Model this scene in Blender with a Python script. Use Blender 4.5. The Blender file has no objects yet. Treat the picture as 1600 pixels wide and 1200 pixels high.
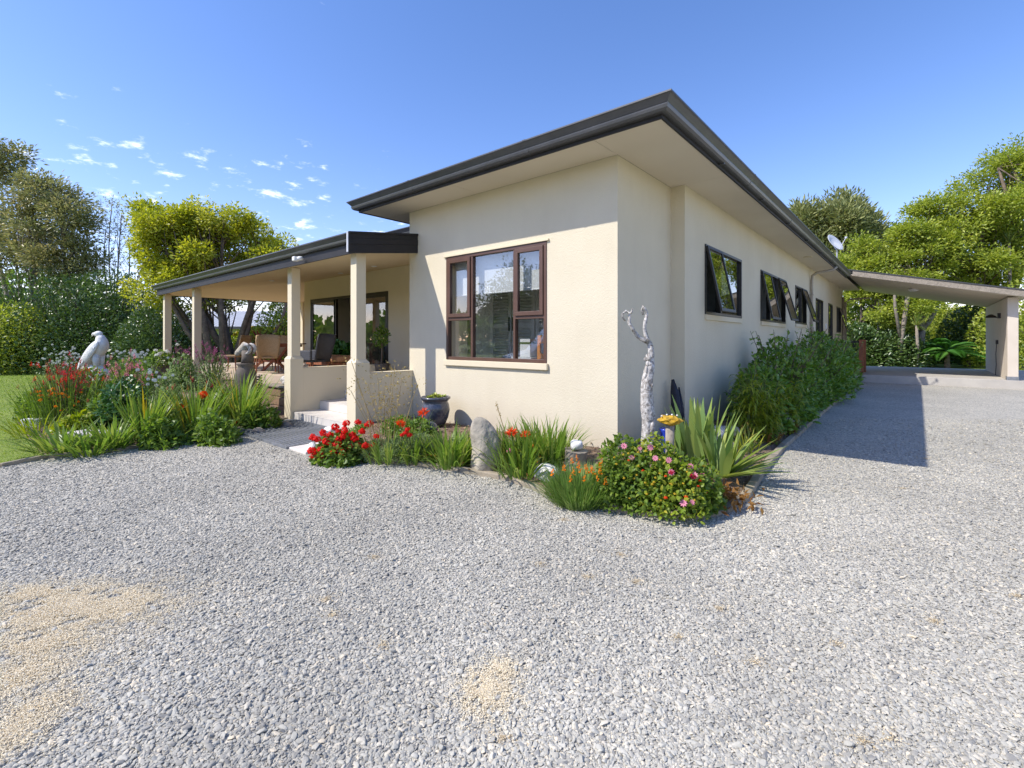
import bpy, bmesh, math, random
import numpy as np
from mathutils import Vector, Matrix
rng = np.random.default_rng(11); random.seed(11)
S = bpy.context.scene; C = S.collection; R = math.radians; PI = math.pi

# ------------------------------------------------------------------ camera, sky, sun, exposure
CAM = np.array([2.824, -5.331, 1.58]); FWD = np.array([-.6481, .7616, 0.]); RGT = np.array([.7616, .6481, 0.]); UPV = np.array([0, 0, 1.])
FPX, CX, HY = 745., 800., 531.5                      # focal length, centre and horizon in photograph pixels
cd = bpy.data.cameras.new('camera'); cam = bpy.data.objects.new('camera', cd); C.objects.link(cam); S.camera = cam
cd.sensor_width = 36; cd.lens = 36*FPX/1600; cd.shift_y = -(600-HY)/1600; cd.clip_start = .05; cd.clip_end = 3000
cam.location = CAM; cam.rotation_euler = (PI/2, 0, math.atan2(-FWD[0], FWD[1]))
SUN = Vector((-.48, -.80, 1)).normalized()
sl = bpy.data.lights.new('sun', 'SUN'); sl.energy = 2.55; sl.angle = R(.53); sl.color = (1, .955, .88)
so = bpy.data.objects.new('sun', sl); C.objects.link(so); so.location = (-12, -20, 25); so.rotation_euler = SUN.to_track_quat('Z', 'Y').to_euler()
W = bpy.data.worlds.new('World'); S.world = W; W.use_nodes = True
SKY_STRENGTH = .15
def build_world():
    nt = W.node_tree; N = nt.nodes; L = nt.links
    bg = N['Background']; bg.inputs['Strength'].default_value = SKY_STRENGTH
    sky = N.new('ShaderNodeTexSky'); sky.sky_type = 'NISHITA'; sky.sun_disc = False
    sky.sun_elevation = math.asin(SUN.z); sky.sun_rotation = math.atan2(SUN.x, SUN.y)
    sky.altitude = 50; sky.air_density = 1.0; sky.dust_density = .3; sky.ozone_density = 2.2
    hs = N.new('ShaderNodeHueSaturation'); hs.inputs['Saturation'].default_value = 1.22; L.new(sky.outputs[0], hs.inputs['Color'])
    tint = N.new('ShaderNodeMix'); tint.data_type = 'RGBA'; tint.blend_type = 'MULTIPLY'; tint.inputs[0].default_value = 1
    L.new(hs.outputs[0], tint.inputs[6]); tint.inputs[7].default_value = (.91, .72, .79, 1)
    tc = N.new('ShaderNodeTexCoord'); sp = N.new('ShaderNodeSeparateXYZ'); L.new(tc.outputs['Generated'], sp.inputs[0])
    def mth(op, a, b=None, c=None):
        m = N.new('ShaderNodeMath'); m.operation = op
        for i, v in enumerate((a, b, c)):
            if v is None: continue
            if isinstance(v, (int, float)): m.inputs[i].default_value = v
            else: L.new(v, m.inputs[i])
        return m.outputs[0]
    z = mth('MAXIMUM', sp.outputs[2], .02); zz = mth('ADD', z, .12)
    u = mth('DIVIDE', sp.outputs[0], zz); v = mth('DIVIDE', sp.outputs[1], zz)
    cb = N.new('ShaderNodeCombineXYZ'); L.new(u, cb.inputs[0]); L.new(v, cb.inputs[1])
    n1 = N.new('ShaderNodeTexNoise'); n1.inputs['Scale'].default_value = 7.5; n1.inputs['Detail'].default_value = 6; n1.inputs['Roughness'].default_value = .62
    L.new(cb.outputs[0], n1.inputs['Vector'])
    n2 = N.new('ShaderNodeTexNoise'); n2.inputs['Scale'].default_value = .42; n2.inputs['Detail'].default_value = 1
    mp = N.new('ShaderNodeMapping'); mp.inputs['Location'].default_value = (3.1, 1.7, 0); L.new(cb.outputs[0], mp.inputs[0]); L.new(mp.outputs[0], n2.inputs['Vector'])
    # a flock of small clouds low in the west (-X), thinning out elsewhere
    west = N.new('ShaderNodeMapRange'); west.inputs[1].default_value = .62; west.inputs[2].default_value = .985; west.interpolation_type = 'SMOOTHSTEP'
    az = mth('DIVIDE', mth('ADD', mth('MULTIPLY', sp.outputs[0], -.985), mth('MULTIPLY', sp.outputs[1], .17)), mth('SQRT', mth('ADD', mth('MULTIPLY', sp.outputs[0], sp.outputs[0]), mth('MULTIPLY', sp.outputs[1], sp.outputs[1]))))
    L.new(az, west.inputs[0])
    lo = N.new('ShaderNodeMapRange'); lo.inputs[1].default_value = .42; lo.inputs[2].default_value = .28; lo.interpolation_type = 'SMOOTHSTEP'; L.new(sp.outputs[2], lo.inputs[0])
    thr = mth('SUBTRACT', .715, mth('MULTIPLY', mth('MULTIPLY', west.outputs[0], lo.outputs[0]), .175))
    thr = mth('SUBTRACT', thr, mth('MULTIPLY', mth('SUBTRACT', n2.outputs[0], .5), .12))
    cl = N.new('ShaderNodeMapRange'); cl.interpolation_type = 'SMOOTHSTEP'
    L.new(n1.outputs[0], cl.inputs[0]); L.new(thr, cl.inputs[1]); L.new(mth('ADD', thr, .27), cl.inputs[2])
    fac = mth('MULTIPLY', cl.outputs[0], .92)
    mx = N.new('ShaderNodeMix'); mx.data_type = 'RGBA'; L.new(fac, mx.inputs[0]); L.new(tint.outputs[2], mx.inputs[6]); mx.inputs[7].default_value = (6.6, 6.7, 7.0, 1)
    L.new(mx.outputs[2], bg.inputs['Color'])
build_world()
S.view_settings.view_transform = 'Standard'; S.view_settings.look = 'None'; S.view_settings.gamma = 1; S.view_settings.use_curve_mapping = False
S.view_settings.exposure = 1.12
S.cycles.max_bounces = 8; S.cycles.transparent_max_bounces = 12; S.cycles.caustics_reflective = False; S.cycles.caustics_refractive = False

# photograph pixel -> place in the world (on the ground, or on a wall plane, or at a known distance)
def ray(px, py): return FWD + RGT*((px-CX)/FPX) + UPV*((HY-py)/FPX)
def G(px, py, z=0.):
    r = ray(px, py); return Vector(CAM + r*((z-CAM[2])/r[2]))
def atD(px, py, d): return Vector(CAM + ray(px, py)*d)
def onX(px, py, X):
    r = ray(px, py); return Vector(CAM + r*((X-CAM[0])/r[0]))
def onY(px, py, Y):
    r = ray(px, py); return Vector(CAM + r*((Y-CAM[1])/r[1]))
def depth(p): return (p[0]-CAM[0])*FWD[0] + (p[1]-CAM[1])*FWD[1]

# ------------------------------------------------------------------ materials
def srgb(r, g, b):
    f = lambda c: ((c/255+.055)/1.055)**2.4 if c > 10 else c/255/12.92
    return (f(r), f(g), f(b))
MATS = {}
def mat(name, c1, c2=None, rough=.7, scale=6., bump=0., bscale=60., metal=0., spec=.4, detail=4, dist=0., voro=False, bump2=0., b2scale=8., rand=0.):
    """procedural surface: two colours mixed by noise, fine relief, small change from object to object"""
    if name in MATS: return MATS[name]
    m = bpy.data.materials.new(name); m.use_nodes = True; nt = m.node_tree; N = nt.nodes; L = nt.links
    p = N['Principled BSDF']; p.inputs['Roughness'].default_value = rough; p.inputs['Metallic'].default_value = metal
    p.inputs['Specular IOR Level'].default_value = spec
    tc = N.new('ShaderNodeTexCoord')
    nz = N.new('ShaderNodeTexNoise'); nz.inputs['Scale'].default_value = scale; nz.inputs['Detail'].default_value = detail; nz.inputs['Distortion'].default_value = dist
    L.new(tc.outputs['Object'], nz.inputs['Vector'])
    if c2 is None: c2 = tuple(x*.8 for x in c1)
    rp = N.new('ShaderNodeValToRGB'); rp.color_ramp.elements[0].position = .35; rp.color_ramp.elements[1].position = .65
    rp.color_ramp.elements[0].color = (*c1, 1); rp.color_ramp.elements[1].color = (*c2, 1); L.new(nz.outputs[0], rp.inputs[0])
    out = rp.outputs[0]
    if rand:
        oi = N.new('ShaderNodeObjectInfo'); hs = N.new('ShaderNodeHueSaturation')
        mr = N.new('ShaderNodeMapRange'); mr.inputs[3].default_value = 1-rand; mr.inputs[4].default_value = 1+rand
        L.new(oi.outputs['Random'], mr.inputs[0]); L.new(mr.outputs[0], hs.inputs['Value']); L.new(out, hs.inputs['Color']); out = hs.outputs[0]
    L.new(out, p.inputs['Base Color'])
    prev = None
    for st, sc in ((bump2, b2scale), (bump, bscale)):
        if st:
            b = N.new('ShaderNodeBump'); b.inputs['Strength'].default_value = 1; b.inputs['Distance'].default_value = st
            t = N.new('ShaderNodeTexVoronoi' if voro and sc == bscale else 'ShaderNodeTexNoise'); t.inputs['Scale'].default_value = sc
            L.new(tc.outputs['Object'], t.inputs['Vector']); L.new(t.outputs[0], b.inputs['Height'])
            if prev: L.new(prev, b.inputs['Normal'])
            prev = b.outputs[0]
    if prev: L.new(prev, p.inputs['Normal'])
    MATS[name] = m; return m
def leafmat(name, c0, c1, c2, rough=.45, trans=.42, spec=.4, gain=1.75):
    """foliage: each leaf carries its own tint; thin, lets some light through"""
    if name in MATS: return MATS[name]
    c0, c1, c2 = [tuple(min(.9, q*gain) for q in c) for c in (c0, c1, c2)]
    m = bpy.data.materials.new(name); m.use_nodes = True; nt = m.node_tree; N = nt.nodes; L = nt.links
    p = N['Principled BSDF']; p.inputs['Roughness'].default_value = rough; p.inputs['Specular IOR Level'].default_value = spec
    a = N.new('ShaderNodeAttribute'); a.attribute_name = 'tint'
    rp = N.new('ShaderNodeValToRGB'); e = rp.color_ramp.elements; e[0].color = (*c0, 1); e[1].color = (*c2, 1)
    k = e.new(.5); k.color = (*c1, 1); L.new(a.outputs['Fac'], rp.inputs[0]); L.new(rp.outputs[0], p.inputs['Base Color'])
    t = N.new('ShaderNodeBsdfTranslucent'); hs = N.new('ShaderNodeHueSaturation'); hs.inputs['Value'].default_value = 1.3; hs.inputs['Saturation'].default_value = 1.1
    L.new(rp.outputs[0], hs.inputs['Color']); L.new(hs.outputs[0], t.inputs[0])
    mx = N.new('ShaderNodeMixShader'); mx.inputs[0].default_value = trans; L.new(p.outputs[0], mx.inputs[1]); L.new(t.outputs[0], mx.inputs[2])
    L.new(mx.outputs[0], N['Material Output'].inputs['Surface']); MATS[name] = m; return m
def glassmat(name, tint=(1, 1, 1), extra=.0):
    m = bpy.data.materials.new(name); m.use_nodes = True; nt = m.node_tree; N = nt.nodes; L = nt.links
    N.remove(N['Principled BSDF'])
    t = N.new('ShaderNodeBsdfTransparent'); t.inputs[0].default_value = (*tint, 1)
    g = N.new('ShaderNodeBsdfGlossy'); g.inputs['Roughness'].default_value = .004
    f = N.new('ShaderNodeLayerWeight'); f.inputs['Blend'].default_value = .5
    pw = N.new('ShaderNodeMath'); pw.operation = 'POWER'; pw.inputs[1].default_value = 4; L.new(f.outputs['Facing'], pw.inputs[0])
    ml = N.new('ShaderNodeMath'); ml.operation = 'MULTIPLY_ADD'; ml.inputs[1].default_value = .9; ml.inputs[2].default_value = .045+extra; ml.use_clamp = True; L.new(pw.outputs[0], ml.inputs[0])
    mx = N.new('ShaderNodeMixShader'); L.new(ml.outputs[0], mx.inputs[0]); L.new(t.outputs[0], mx.inputs[1]); L.new(g.outputs[0], mx.inputs[2])
    L.new(mx.outputs[0], N['Material Output'].inputs['Surface']); return m

PLASTER = (.69, .615, .465)
def weather(m, z0=.0, z1=.7):
    """faint rain streaks and splashed dirt low on the wall"""
    nt = m.node_tree; N = nt.nodes; L = nt.links; p = N['Principled BSDF']; src = p.inputs['Base Color'].links[0].from_socket
    tc = N.new('ShaderNodeTexCoord'); mp = N.new('ShaderNodeMapping'); mp.inputs['Scale'].default_value = (3, 3, .5); L.new(tc.outputs['Object'], mp.inputs[0])
    nz = N.new('ShaderNodeTexNoise'); nz.inputs['Scale'].default_value = 1.6; nz.inputs['Detail'].default_value = 6; L.new(mp.outputs[0], nz.inputs['Vector'])
    a = N.new('ShaderNodeMapRange'); a.inputs[1].default_value = .5; a.inputs[2].default_value = .75; a.inputs[4].default_value = .06; L.new(nz.outputs[0], a.inputs[0])
    n2 = N.new('ShaderNodeTexNoise'); n2.inputs['Scale'].default_value = 3.5; n2.inputs['Detail'].default_value = 8; L.new(tc.outputs['Object'], n2.inputs['Vector'])
    sx = N.new('ShaderNodeSeparateXYZ'); L.new(tc.outputs['Object'], sx.inputs[0]); g = N.new('ShaderNodeMapRange'); g.inputs[1].default_value = z1; g.inputs[2].default_value = z0; L.new(sx.outputs[2], g.inputs[0])
    q = N.new('ShaderNodeMath'); q.operation = 'MULTIPLY'; L.new(g.outputs[0], q.inputs[0]); L.new(n2.outputs[0], q.inputs[1])
    t = N.new('ShaderNodeMath'); t.operation = 'ADD'; t.use_clamp = True; L.new(a.outputs[0], t.inputs[0]); L.new(q.outputs[0], t.inputs[1])
    mx = N.new('ShaderNodeMix'); mx.data_type = 'RGBA'; L.new(t.outputs[0], mx.inputs[0]); L.new(src, mx.inputs[6]); mx.inputs[7].default_value = (.40, .33, .25, 1); L.new(mx.outputs[2], p.inputs['Base Color']); return m
m_stucco = mat('cream_stucco', PLASTER, (.655, .58, .435), .9, 1.3, bump=.0035, bscale=70, spec=.2, bump2=.0022, b2scale=30)
weather(m_stucco)
m_smooth = mat('cream_plaster', (.71, .62, .45), (.69, .60, .43), .85, 2, bump=.0012, bscale=80, spec=.2)
m_soffit = mat('soffit_paint', (.72, .64, .51), (.69, .61, .48), .8, 1.2, spec=.2)
m_ceil = mat('ceiling_paint', (.68, .55, .35), (.65, .52, .33), .8, 1.2, spec=.2)
m_gutter = mat('dark_grey_steel', (.085, .085, .088), (.07, .07, .073), .36, 5, spec=.6, bump2=.0015, b2scale=3)
m_fascia = mat('charcoal_fascia', (.035, .032, .032), (.03, .028, .028), .55, 5, spec=.25)
m_roof = mat('roof_steel', (.06, .06, .062), (.05, .05, .052), .4, 4)
m_brown = mat('brown_aluminium', (.118, .062, .042), (.10, .052, .035), .4, 6, spec=.5)
m_bronze = mat('dark_bronze_aluminium', (.028, .023, .018), (.022, .018, .015), .4, 6, spec=.5)
m_glass = glassmat('window_glass', (.95, .96, .96), .09)
m_glassd = glassmat('tinted_glass', (.55, .57, .55), .22)
m_tile = mat('pale_step_tile', (.72, .67, .61), (.66, .61, .55), .5, 3, rand=.05)
m_grout = mat('tile_grout', (.45, .41, .36), None, .9)
m_patio = mat('patio_paving', (.55, .43, .32), (.48, .38, .28), .85, 2, bump=.002)
m_concrete = mat('concrete', (.47, .44, .39), (.40, .37, .33), .85, 2.5, bump=.003, bscale=40)
m_beige = mat('beige_carport_paint', (.64, .56, .46), (.60, .52, .42), .8, 2, bump=.002, bscale=50)
m_inwall = mat('interior_wall', (.78, .77, .74), None, .9)
m_infloor = mat('interior_floor', (.46, .40, .32), (.42, .36, .29), .8)
m_white = mat('white_paint', (.78, .78, .76), (.72, .72, .70), .5)
m_orange = mat('orange_wood', (.75, .28, .03), (.65, .23, .03), .45, 8)
m_redwood = mat('red_brown_timber', (.34, .12, .05), (.24, .08, .035), .6, 9, bump=.002, dist=1)
m_sleeper = mat('weathered_sleeper', (.28, .17, .10), (.20, .13, .08), .85, 7, bump=.006, bscale=25, dist=2, rand=.15)
m_greywood = mat('grey_weathered_wood', (.33, .28, .22), (.22, .19, .15), .9, 9, bump=.006, bscale=30, dist=2, rand=.12)
m_drift = mat('silvered_driftwood', (.62, .59, .55), (.20, .175, .15), .85, 13, bump=.012, bscale=22, dist=2.5, bump2=.02, b2scale=9)
m_driftdark = mat('black_driftwood', (.018, .018, .03), (.035, .035, .05), .6, 9, bump=.01, bscale=20)
m_wicker = mat('wicker_cane', (.66, .46, .25), (.48, .31, .15), .75, 60, bump=.006, bscale=110)
m_greywicker = mat('grey_wicker', (.10, .10, .11), (.06, .06, .065), .7, 60, bump=.006, bscale=110)
m_cushion = mat('tan_cushion', (.50, .26, .13), (.44, .22, .11), .8, 5)
m_statue = mat('white_statue_paint', (.80, .79, .76), (.66, .65, .62), .7, 9, bump=.01, bscale=30)
m_stone = mat('standing_stone', (.50, .44, .34), (.27, .24, .19), .9, 3.5, bump=.015, bscale=18, bump2=.05, b2scale=4, dist=1.2, detail=8)
m_rock = mat('river_rock', (.36, .31, .25), (.22, .19, .16), .9, 5, bump=.01, bscale=20, rand=.15)
m_quartz = mat('white_quartz', (.75, .73, .70), (.55, .53, .50), .6, 8, bump=.01, bscale=14)
m_blueglaze = mat('blue_grey_glaze', (.03, .036, .06), (.10, .105, .13), .2, 6, spec=.7, dist=1.5)
m_blue = mat('bright_blue_glaze', (.02, .05, .42), (.03, .07, .5), .2, 6, spec=.6)
m_terracotta = mat('red_terracotta', (.26, .07, .055), (.19, .055, .045), .8, 9, bump=.004)
m_urn = mat('grey_brown_urn', (.17, .14, .11), (.11, .09, .07), .8, 6, bump=.004)
m_iron = mat('black_iron', (.02, .02, .022), (.04, .035, .033), .5, 20, metal=.3)
m_grate = mat('galvanised_grate', (.24, .25, .27), (.17, .18, .19), .5, 10, metal=.2)
m_dark = mat('dark_pit', (.02, .02, .02), None, .9)
m_pipe = mat('downpipe_paint', (.42, .36, .29), None, .5)
m_dish = mat('dish_grey', (.62, .63, .65), (.56, .57, .6), .5)
m_soil = mat('bark_mulch_soil', (.27, .19, .13), (.14, .10, .07), .95, 14, bump=.03, bscale=45, detail=8)
m_lich = mat('yellow_lichen', (.55, .33, .02), (.40, .24, .03), .9, 25, bump=.012, bscale=40)
m_bark = mat('grey_brown_bark', (.20, .15, .11), (.11, .085, .065), .9, 6, bump=.03, bscale=12, dist=1)
m_barkpale = mat('pale_bark', (.30, .25, .20), (.17, .14, .11), .9, 5, bump=.02, bscale=14, dist=1)
m_vanpaint = mat('white_van_paint', (.78, .79, .80), None, .25, spec=.6)
m_rubber = mat('black_rubber', (.02, .02, .02), None, .8)
m_stem = mat('green_stem', (.10, .14, .035), (.07, .10, .03), .6)
m_dry = mat('dry_seed_stalk', (.34, .25, .11), (.25, .19, .08), .8)
# flowers
def flowermat(name, c, c2=None, tr=.3): return leafmat(name, c, c2 or c, tuple(x*.75 for x in c), .6, tr, .2, 1.)
f_red = flowermat('scarlet_petals', (.80, .022, .012), (.70, .012, .01))
f_orange = flowermat('orange_red_petals', (.85, .10, .012), (.75, .06, .01))
f_bulb = flowermat('orange_bulbine_petals', (.92, .36, .01), (.88, .26, .01))
f_pink = flowermat('pink_petals', (.78, .36, .42), (.70, .20, .32))
f_mauve = flowermat('mauve_petals', (.45, .16, .30), (.38, .12, .25))
f_crim = flowermat('crimson_petals', (.55, .02, .06), (.42, .015, .05))
f_white = flowermat('white_petals', (.75, .74, .68), (.7, .7, .62))
f_yellow = flowermat('yellow_petals', (.70, .50, .04), (.6, .45, .05))
f_straw = flowermat('straw_seed_heads', (.50, .38, .14), (.40, .31, .12))
# foliage
l_mid = leafmat('mid_green_leaf', (.055, .10, .018), (.095, .15, .024), (.16, .205, .035))
l_dark = leafmat('dark_glossy_leaf', (.018, .05, .012), (.03, .075, .016), (.05, .105, .022), .35, .22, .5)
l_dahl = leafmat('dahlia_leaf', (.06, .105, .018), (.10, .15, .022), (.16, .20, .03))
l_shrub = leafmat('green_shrub_leaf', (.045, .095, .014), (.085, .145, .02), (.14, .20, .03), .38, .3, .5, gain=2.0)  # plain green of the shrubs along the side wall
l_strap = leafmat('strap_leaf', (.07, .125, .02), (.115, .175, .03), (.21, .23, .055), .4)
l_yell = leafmat('yellow_green_leaf', (.10, .15, .015), (.16, .20, .02), (.26, .24, .03), .45, .4)
l_iris = leafmat('iris_leaf', (.10, .16, .045), (.16, .21, .05), (.26, .27, .06), .45, .3)
l_grey = leafmat('grey_green_leaf', (.12, .17, .07), (.16, .21, .09), (.20, .25, .11), .7)
l_bulb = leafmat('fine_green_leaf', (.075, .135, .028), (.115, .185, .04), (.18, .225, .06))
l_euc = leafmat('olive_gum_leaf', (.075, .088, .035), (.125, .125, .05), (.20, .17, .075), .4, .3, .5, gain=2.5)
l_hedge = leafmat('dark_hedge_leaf', (.022, .045, .012), (.045, .075, .018), (.085, .115, .03), .32, .2, .6, gain=2.1)
l_lime = leafmat('lime_tree_leaf', (.10, .12, .014), (.175, .185, .022), (.27, .245, .04), .42, .4, gain=2.5)
l_tree = leafmat('bright_tree_leaf', (.085, .11, .018), (.145, .17, .025), (.22, .225, .045), .42, .4, gain=2.5)
l_con = leafmat('conifer_spray', (.075, .09, .035), (.12, .13, .05), (.17, .165, .065), .6, .2, gain=2.5)
l_fern = leafmat('fern_frond', (.03, .09, .018), (.055, .14, .025), (.09, .18, .035), .45, .3)
l_cord = leafmat('cordyline_leaf', (.08, .12, .03), (.13, .17, .04), (.22, .2, .07), .45, .3)
l_brown = leafmat('dead_leaf', (.22, .10, .03), (.30, .15, .04), (.34, .2, .07), .8, gain=.9)
l_grass = leafmat('lawn_blade', (.085, .15, .015), (.13, .20, .02), (.20, .24, .035), .55, .35, gain=2.1)
l_succ = leafmat('succulent_leaf', (.16, .2, .03), (.22, .26, .04), (.28, .28, .06), .4, .2)

# ------------------------------------------------------------------ mesh helpers
class MB:
    def __init__(s): s.v = []; s.f = []
    def add(s, vs, fs):
        b = len(s.v); s.v += [tuple(map(float, v)) for v in vs]; s.f += [tuple(b+i for i in f) for f in fs]; return s
    def box(s, x0, x1, y0, y1, z0, z1):
        return s.add([(x0,y0,z0),(x1,y0,z0),(x1,y1,z0),(x0,y1,z0),(x0,y0,z1),(x1,y0,z1),(x1,y1,z1),(x0,y1,z1)],
                     [(3,2,1,0),(4,5,6,7),(0,1,5,4),(1,2,6,5),(2,3,7,6),(3,0,4,7)])
    def obox(s, M, sx, sy, sz):
        vs = [M @ Vector((x*sx/2, y*sy/2, z*sz/2)) for z in (-1, 1) for x, y in ((-1,-1),(1,-1),(1,1),(-1,1))]
        return s.add(vs, [(3,2,1,0),(4,5,6,7),(0,1,5,4),(1,2,6,5),(2,3,7,6),(3,0,4,7)])
    def bar(s, a, b, w, h=None):
        a = Vector(a); b = Vector(b); d = b-a; q = d.to_track_quat('Z', 'Y').to_matrix().to_4x4(); q.translation = (a+b)/2
        return s.obox(q, w, h or w, d.length)
    def quad(s, *p): return s.add(p, [tuple(range(len(p)))])
    def prism(s, poly, z0, z1):
        n = len(poly); vs = [(p[0], p[1], z0) for p in poly]+[(p[0], p[1], z1) for p in poly]
        return s.add(vs, [tuple(range(n-1, -1, -1)), tuple(range(n, 2*n))]+[(i, (i+1) % n, n+(i+1) % n, n+i) for i in range(n)])
    def tube(s, pts, rad, n=8, flat=1., jit=0.):
        pts = [Vector(p) for p in pts]; k = len(pts)
        if not hasattr(rad, '__len__'): rad = [rad]*k
        vs = []; ref = Vector((.31, .95, .05))
        for i, p in enumerate(pts):
            t = (pts[min(i+1, k-1)]-pts[max(i-1, 0)]).normalized()
            a = t.cross(ref)
            if a.length < .1: a = t.cross(Vector((1, 0, 0)))
            a.normalize(); b = t.cross(a)
            for j in range(n):
                an = 2*PI*j/n; rr = rad[i]*(1+jit*(random.random()-.5)*2)
                vs.append(p + a*math.cos(an)*rr + b*math.sin(an)*rr*flat)
        fs = [(i*n+j, i*n+(j+1) % n, (i+1)*n+(j+1) % n, (i+1)*n+j) for i in range(k-1) for j in range(n)]
        fs += [tuple(range(n-1, -1, -1)), tuple(range((k-1)*n, k*n))]
        return s.add(vs, fs)
    def lathe(s, prof, n=20, c=(0, 0, 0), sx=1, sy=1):
        vs = [(c[0]+r*math.cos(2*PI*j/n)*sx, c[1]+r*math.sin(2*PI*j/n)*sy, c[2]+z) for r, z in prof for j in range(n)]; k = len(prof)
        fs = [(i*n+j, i*n+(j+1) % n, (i+1)*n+(j+1) % n, (i+1)*n+j) for i in range(k-1) for j in range(n)]
        fs += [tuple(range(n-1, -1, -1)), tuple(range((k-1)*n, k*n))]
        return s.add(vs, fs)
    def sweep(s, prof, path, side=1):
        """mitred sweep of profile (out, z) along a flat path of (x, y)"""
        P = [Vector(p) for p in path]; k = len(P); n = len(prof); vs = []
        for i in range(k):
            nn = []
            for a, b in ((i-1, i), (i, i+1)):
                if 0 <= a and b < k:
                    d = (P[b]-P[a]).normalized(); nn.append(Vector((d.y, -d.x))*side)
            m = sum(nn, Vector((0, 0))); m = m/len(nn); m = m/m.length_squared
            vs += [(P[i].x+m.x*o, P[i].y+m.y*o, z) for o, z in prof]
        fs = [(i*n+j, i*n+(j+1) % n, (i+1)*n+(j+1) % n, (i+1)*n+j) for i in range(k-1) for j in range(n)]
        fs += [tuple(range(n-1, -1, -1)), tuple(range((k-1)*n, k*n))]
        return s.add(vs, fs)
    def blob(s, c, r, sub=2, amp=.2, seed=0, freq=1.6):
        bm = bmesh.new(); bmesh.ops.create_icosphere(bm, subdivisions=sub, radius=1); rr = random.Random(seed)
        ph = [(Vector((rr.uniform(-1, 1), rr.uniform(-1, 1), rr.uniform(-1, 1)))*freq*2, rr.uniform(0, 6)) for _ in range(5)]
        vs = []
        for v in bm.verts:
            d = sum(math.sin(v.co.dot(k)+p) for k, p in ph)/5
            q = v.co*(1+amp*d*1.6); vs.append((c[0]+q.x*r[0], c[1]+q.y*r[1], c[2]+q.z*r[2]))
        fs = [tuple(v.index for v in f.verts) for f in bm.faces]; bm.free(); return s.add(vs, fs)
    def mesh(s, name, smooth=False, fix=True):
        me = bpy.data.meshes.new(name); me.from_pydata(s.v, [], s.f)
        if fix:
            bm = bmesh.new(); bm.from_mesh(me); bmesh.ops.recalc_face_normals(bm, faces=bm.faces); bm.to_mesh(me); bm.free()
        if smooth: me.shade_smooth()
        return me
def link(name, me, m, parent=None, label=None, kind=None):
    o = bpy.data.objects.new(name, me); C.objects.link(o)
    if m and not me.materials: me.materials.append(m)
    if parent: o.parent = parent
    if label: o['label'] = label
    if kind: o['kind'] = kind
    return o
def part(name, mb, m, parent, smooth=False, bevel=0., label=None, kind=None, sub=0, fix=True):
    o = link(name, mb.mesh(name, smooth, fix), m, parent, label, kind)
    if bevel:
        b = o.modifiers.new('bevel', 'BEVEL'); b.width = bevel; b.segments = 2; b.limit_method = 'ANGLE'; b.angle_limit = R(40)
    if sub:
        d = o.modifiers.new('sub', 'SUBSURF'); d.levels = sub; d.render_levels = sub
    return o
def tag(o, label, cat, group=None):
    o['label'] = label; o['category'] = cat
    if group: o['group'] = group
    return o
def thing(name, label, cat, loc=(0, 0, 0), rz=0., group=None):
    o = bpy.data.objects.new(name, None); o.empty_display_size = .1; C.objects.link(o); o.location = loc; o.rotation_euler = (0, 0, rz)
    return tag(o, label, cat, group)
def again(o, parent=None):
    c = o.copy(); C.objects.link(c)
    if parent: c.parent = parent
    for ch in list(o.children): again(ch, c)
    return c
def structure(name, mb, m, **k):
    return part(name, mb, m, None, kind='structure', **k)
def np_mesh(name, V, F, tint=None, m=None):
    """V (n,3), F (k,3|4) -> mesh with per-vertex tint"""
    me = bpy.data.meshes.new(name); n = len(V); k, w = F.shape
    me.vertices.add(n); me.vertices.foreach_set('co', np.asarray(V, np.float32).ravel())
    me.loops.add(k*w); me.loops.foreach_set('vertex_index', F.astype(np.int32).ravel())
    me.polygons.add(k); me.polygons.foreach_set('loop_start', np.arange(0, k*w, w, dtype=np.int32)); me.polygons.foreach_set('loop_total', np.full(k, w, np.int32))
    if tint is not None:
        a = me.attributes.new('tint', 'FLOAT', 'POINT'); a.data.foreach_set('value', np.asarray(tint, np.float32))
    me.update(calc_edges=True)
    if m: me.materials.append(m)
    return me
def unit(a): return a/np.maximum(np.linalg.norm(a, axis=-1, keepdims=True), 1e-6)
def leaf_geo(c, d, n, L, Wd, tint, oval=False, curl=.15):
    """flat leaf faces: c base (N,3), d axis, n rough normal, L length (N), Wd width (N)"""
    c = np.asarray(c); d = unit(d); s = unit(np.cross(n, d)); nn = np.cross(d, s); L = np.broadcast_to(L, len(c))[:, None]; Wd = np.broadcast_to(Wd, len(c))[:, None]
    if oval:
        P = [c, c+d*L*.28+s*Wd*.46+nn*Wd*.10, c+d*L*.68+s*Wd*.40+nn*Wd*.08, c+d*L-nn*L*curl, c+d*L*.68-s*Wd*.40+nn*Wd*.08, c+d*L*.28-s*Wd*.46+nn*Wd*.10]
        V = np.stack(P, 1).reshape(-1, 3); b = np.arange(len(c))[:, None]*6
        F = np.concatenate([b+np.array([[0, 5, 1, 1]])*0+np.array([[0, 5, 1, 0]]), b+np.array([[1, 5, 4, 2]]), b+np.array([[2, 4, 3, 2]])], 0)
        # triangles + quads kept as triangles
        F = np.concatenate([b+np.array([[0, 5, 1]]), b+np.array([[1, 5, 4]]), b+np.array([[1, 4, 2]]), b+np.array([[2, 4, 3]])], 0)
        return V, F, np.repeat(tint, 6)
    P = [c, c+d*L*.45+s*Wd*.5+nn*Wd*.14, c+d*L-nn*L*curl, c+d*L*.45-s*Wd*.5+nn*Wd*.14]
    V = np.stack(P, 1).reshape(-1, 3); b = np.arange(len(c))[:, None]*4
    F = np.concatenate([b+np.array([[0, 2, 1]]), b+np.array([[0, 3, 2]])], 0)
    return V, F, np.repeat(tint, 4)
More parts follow.
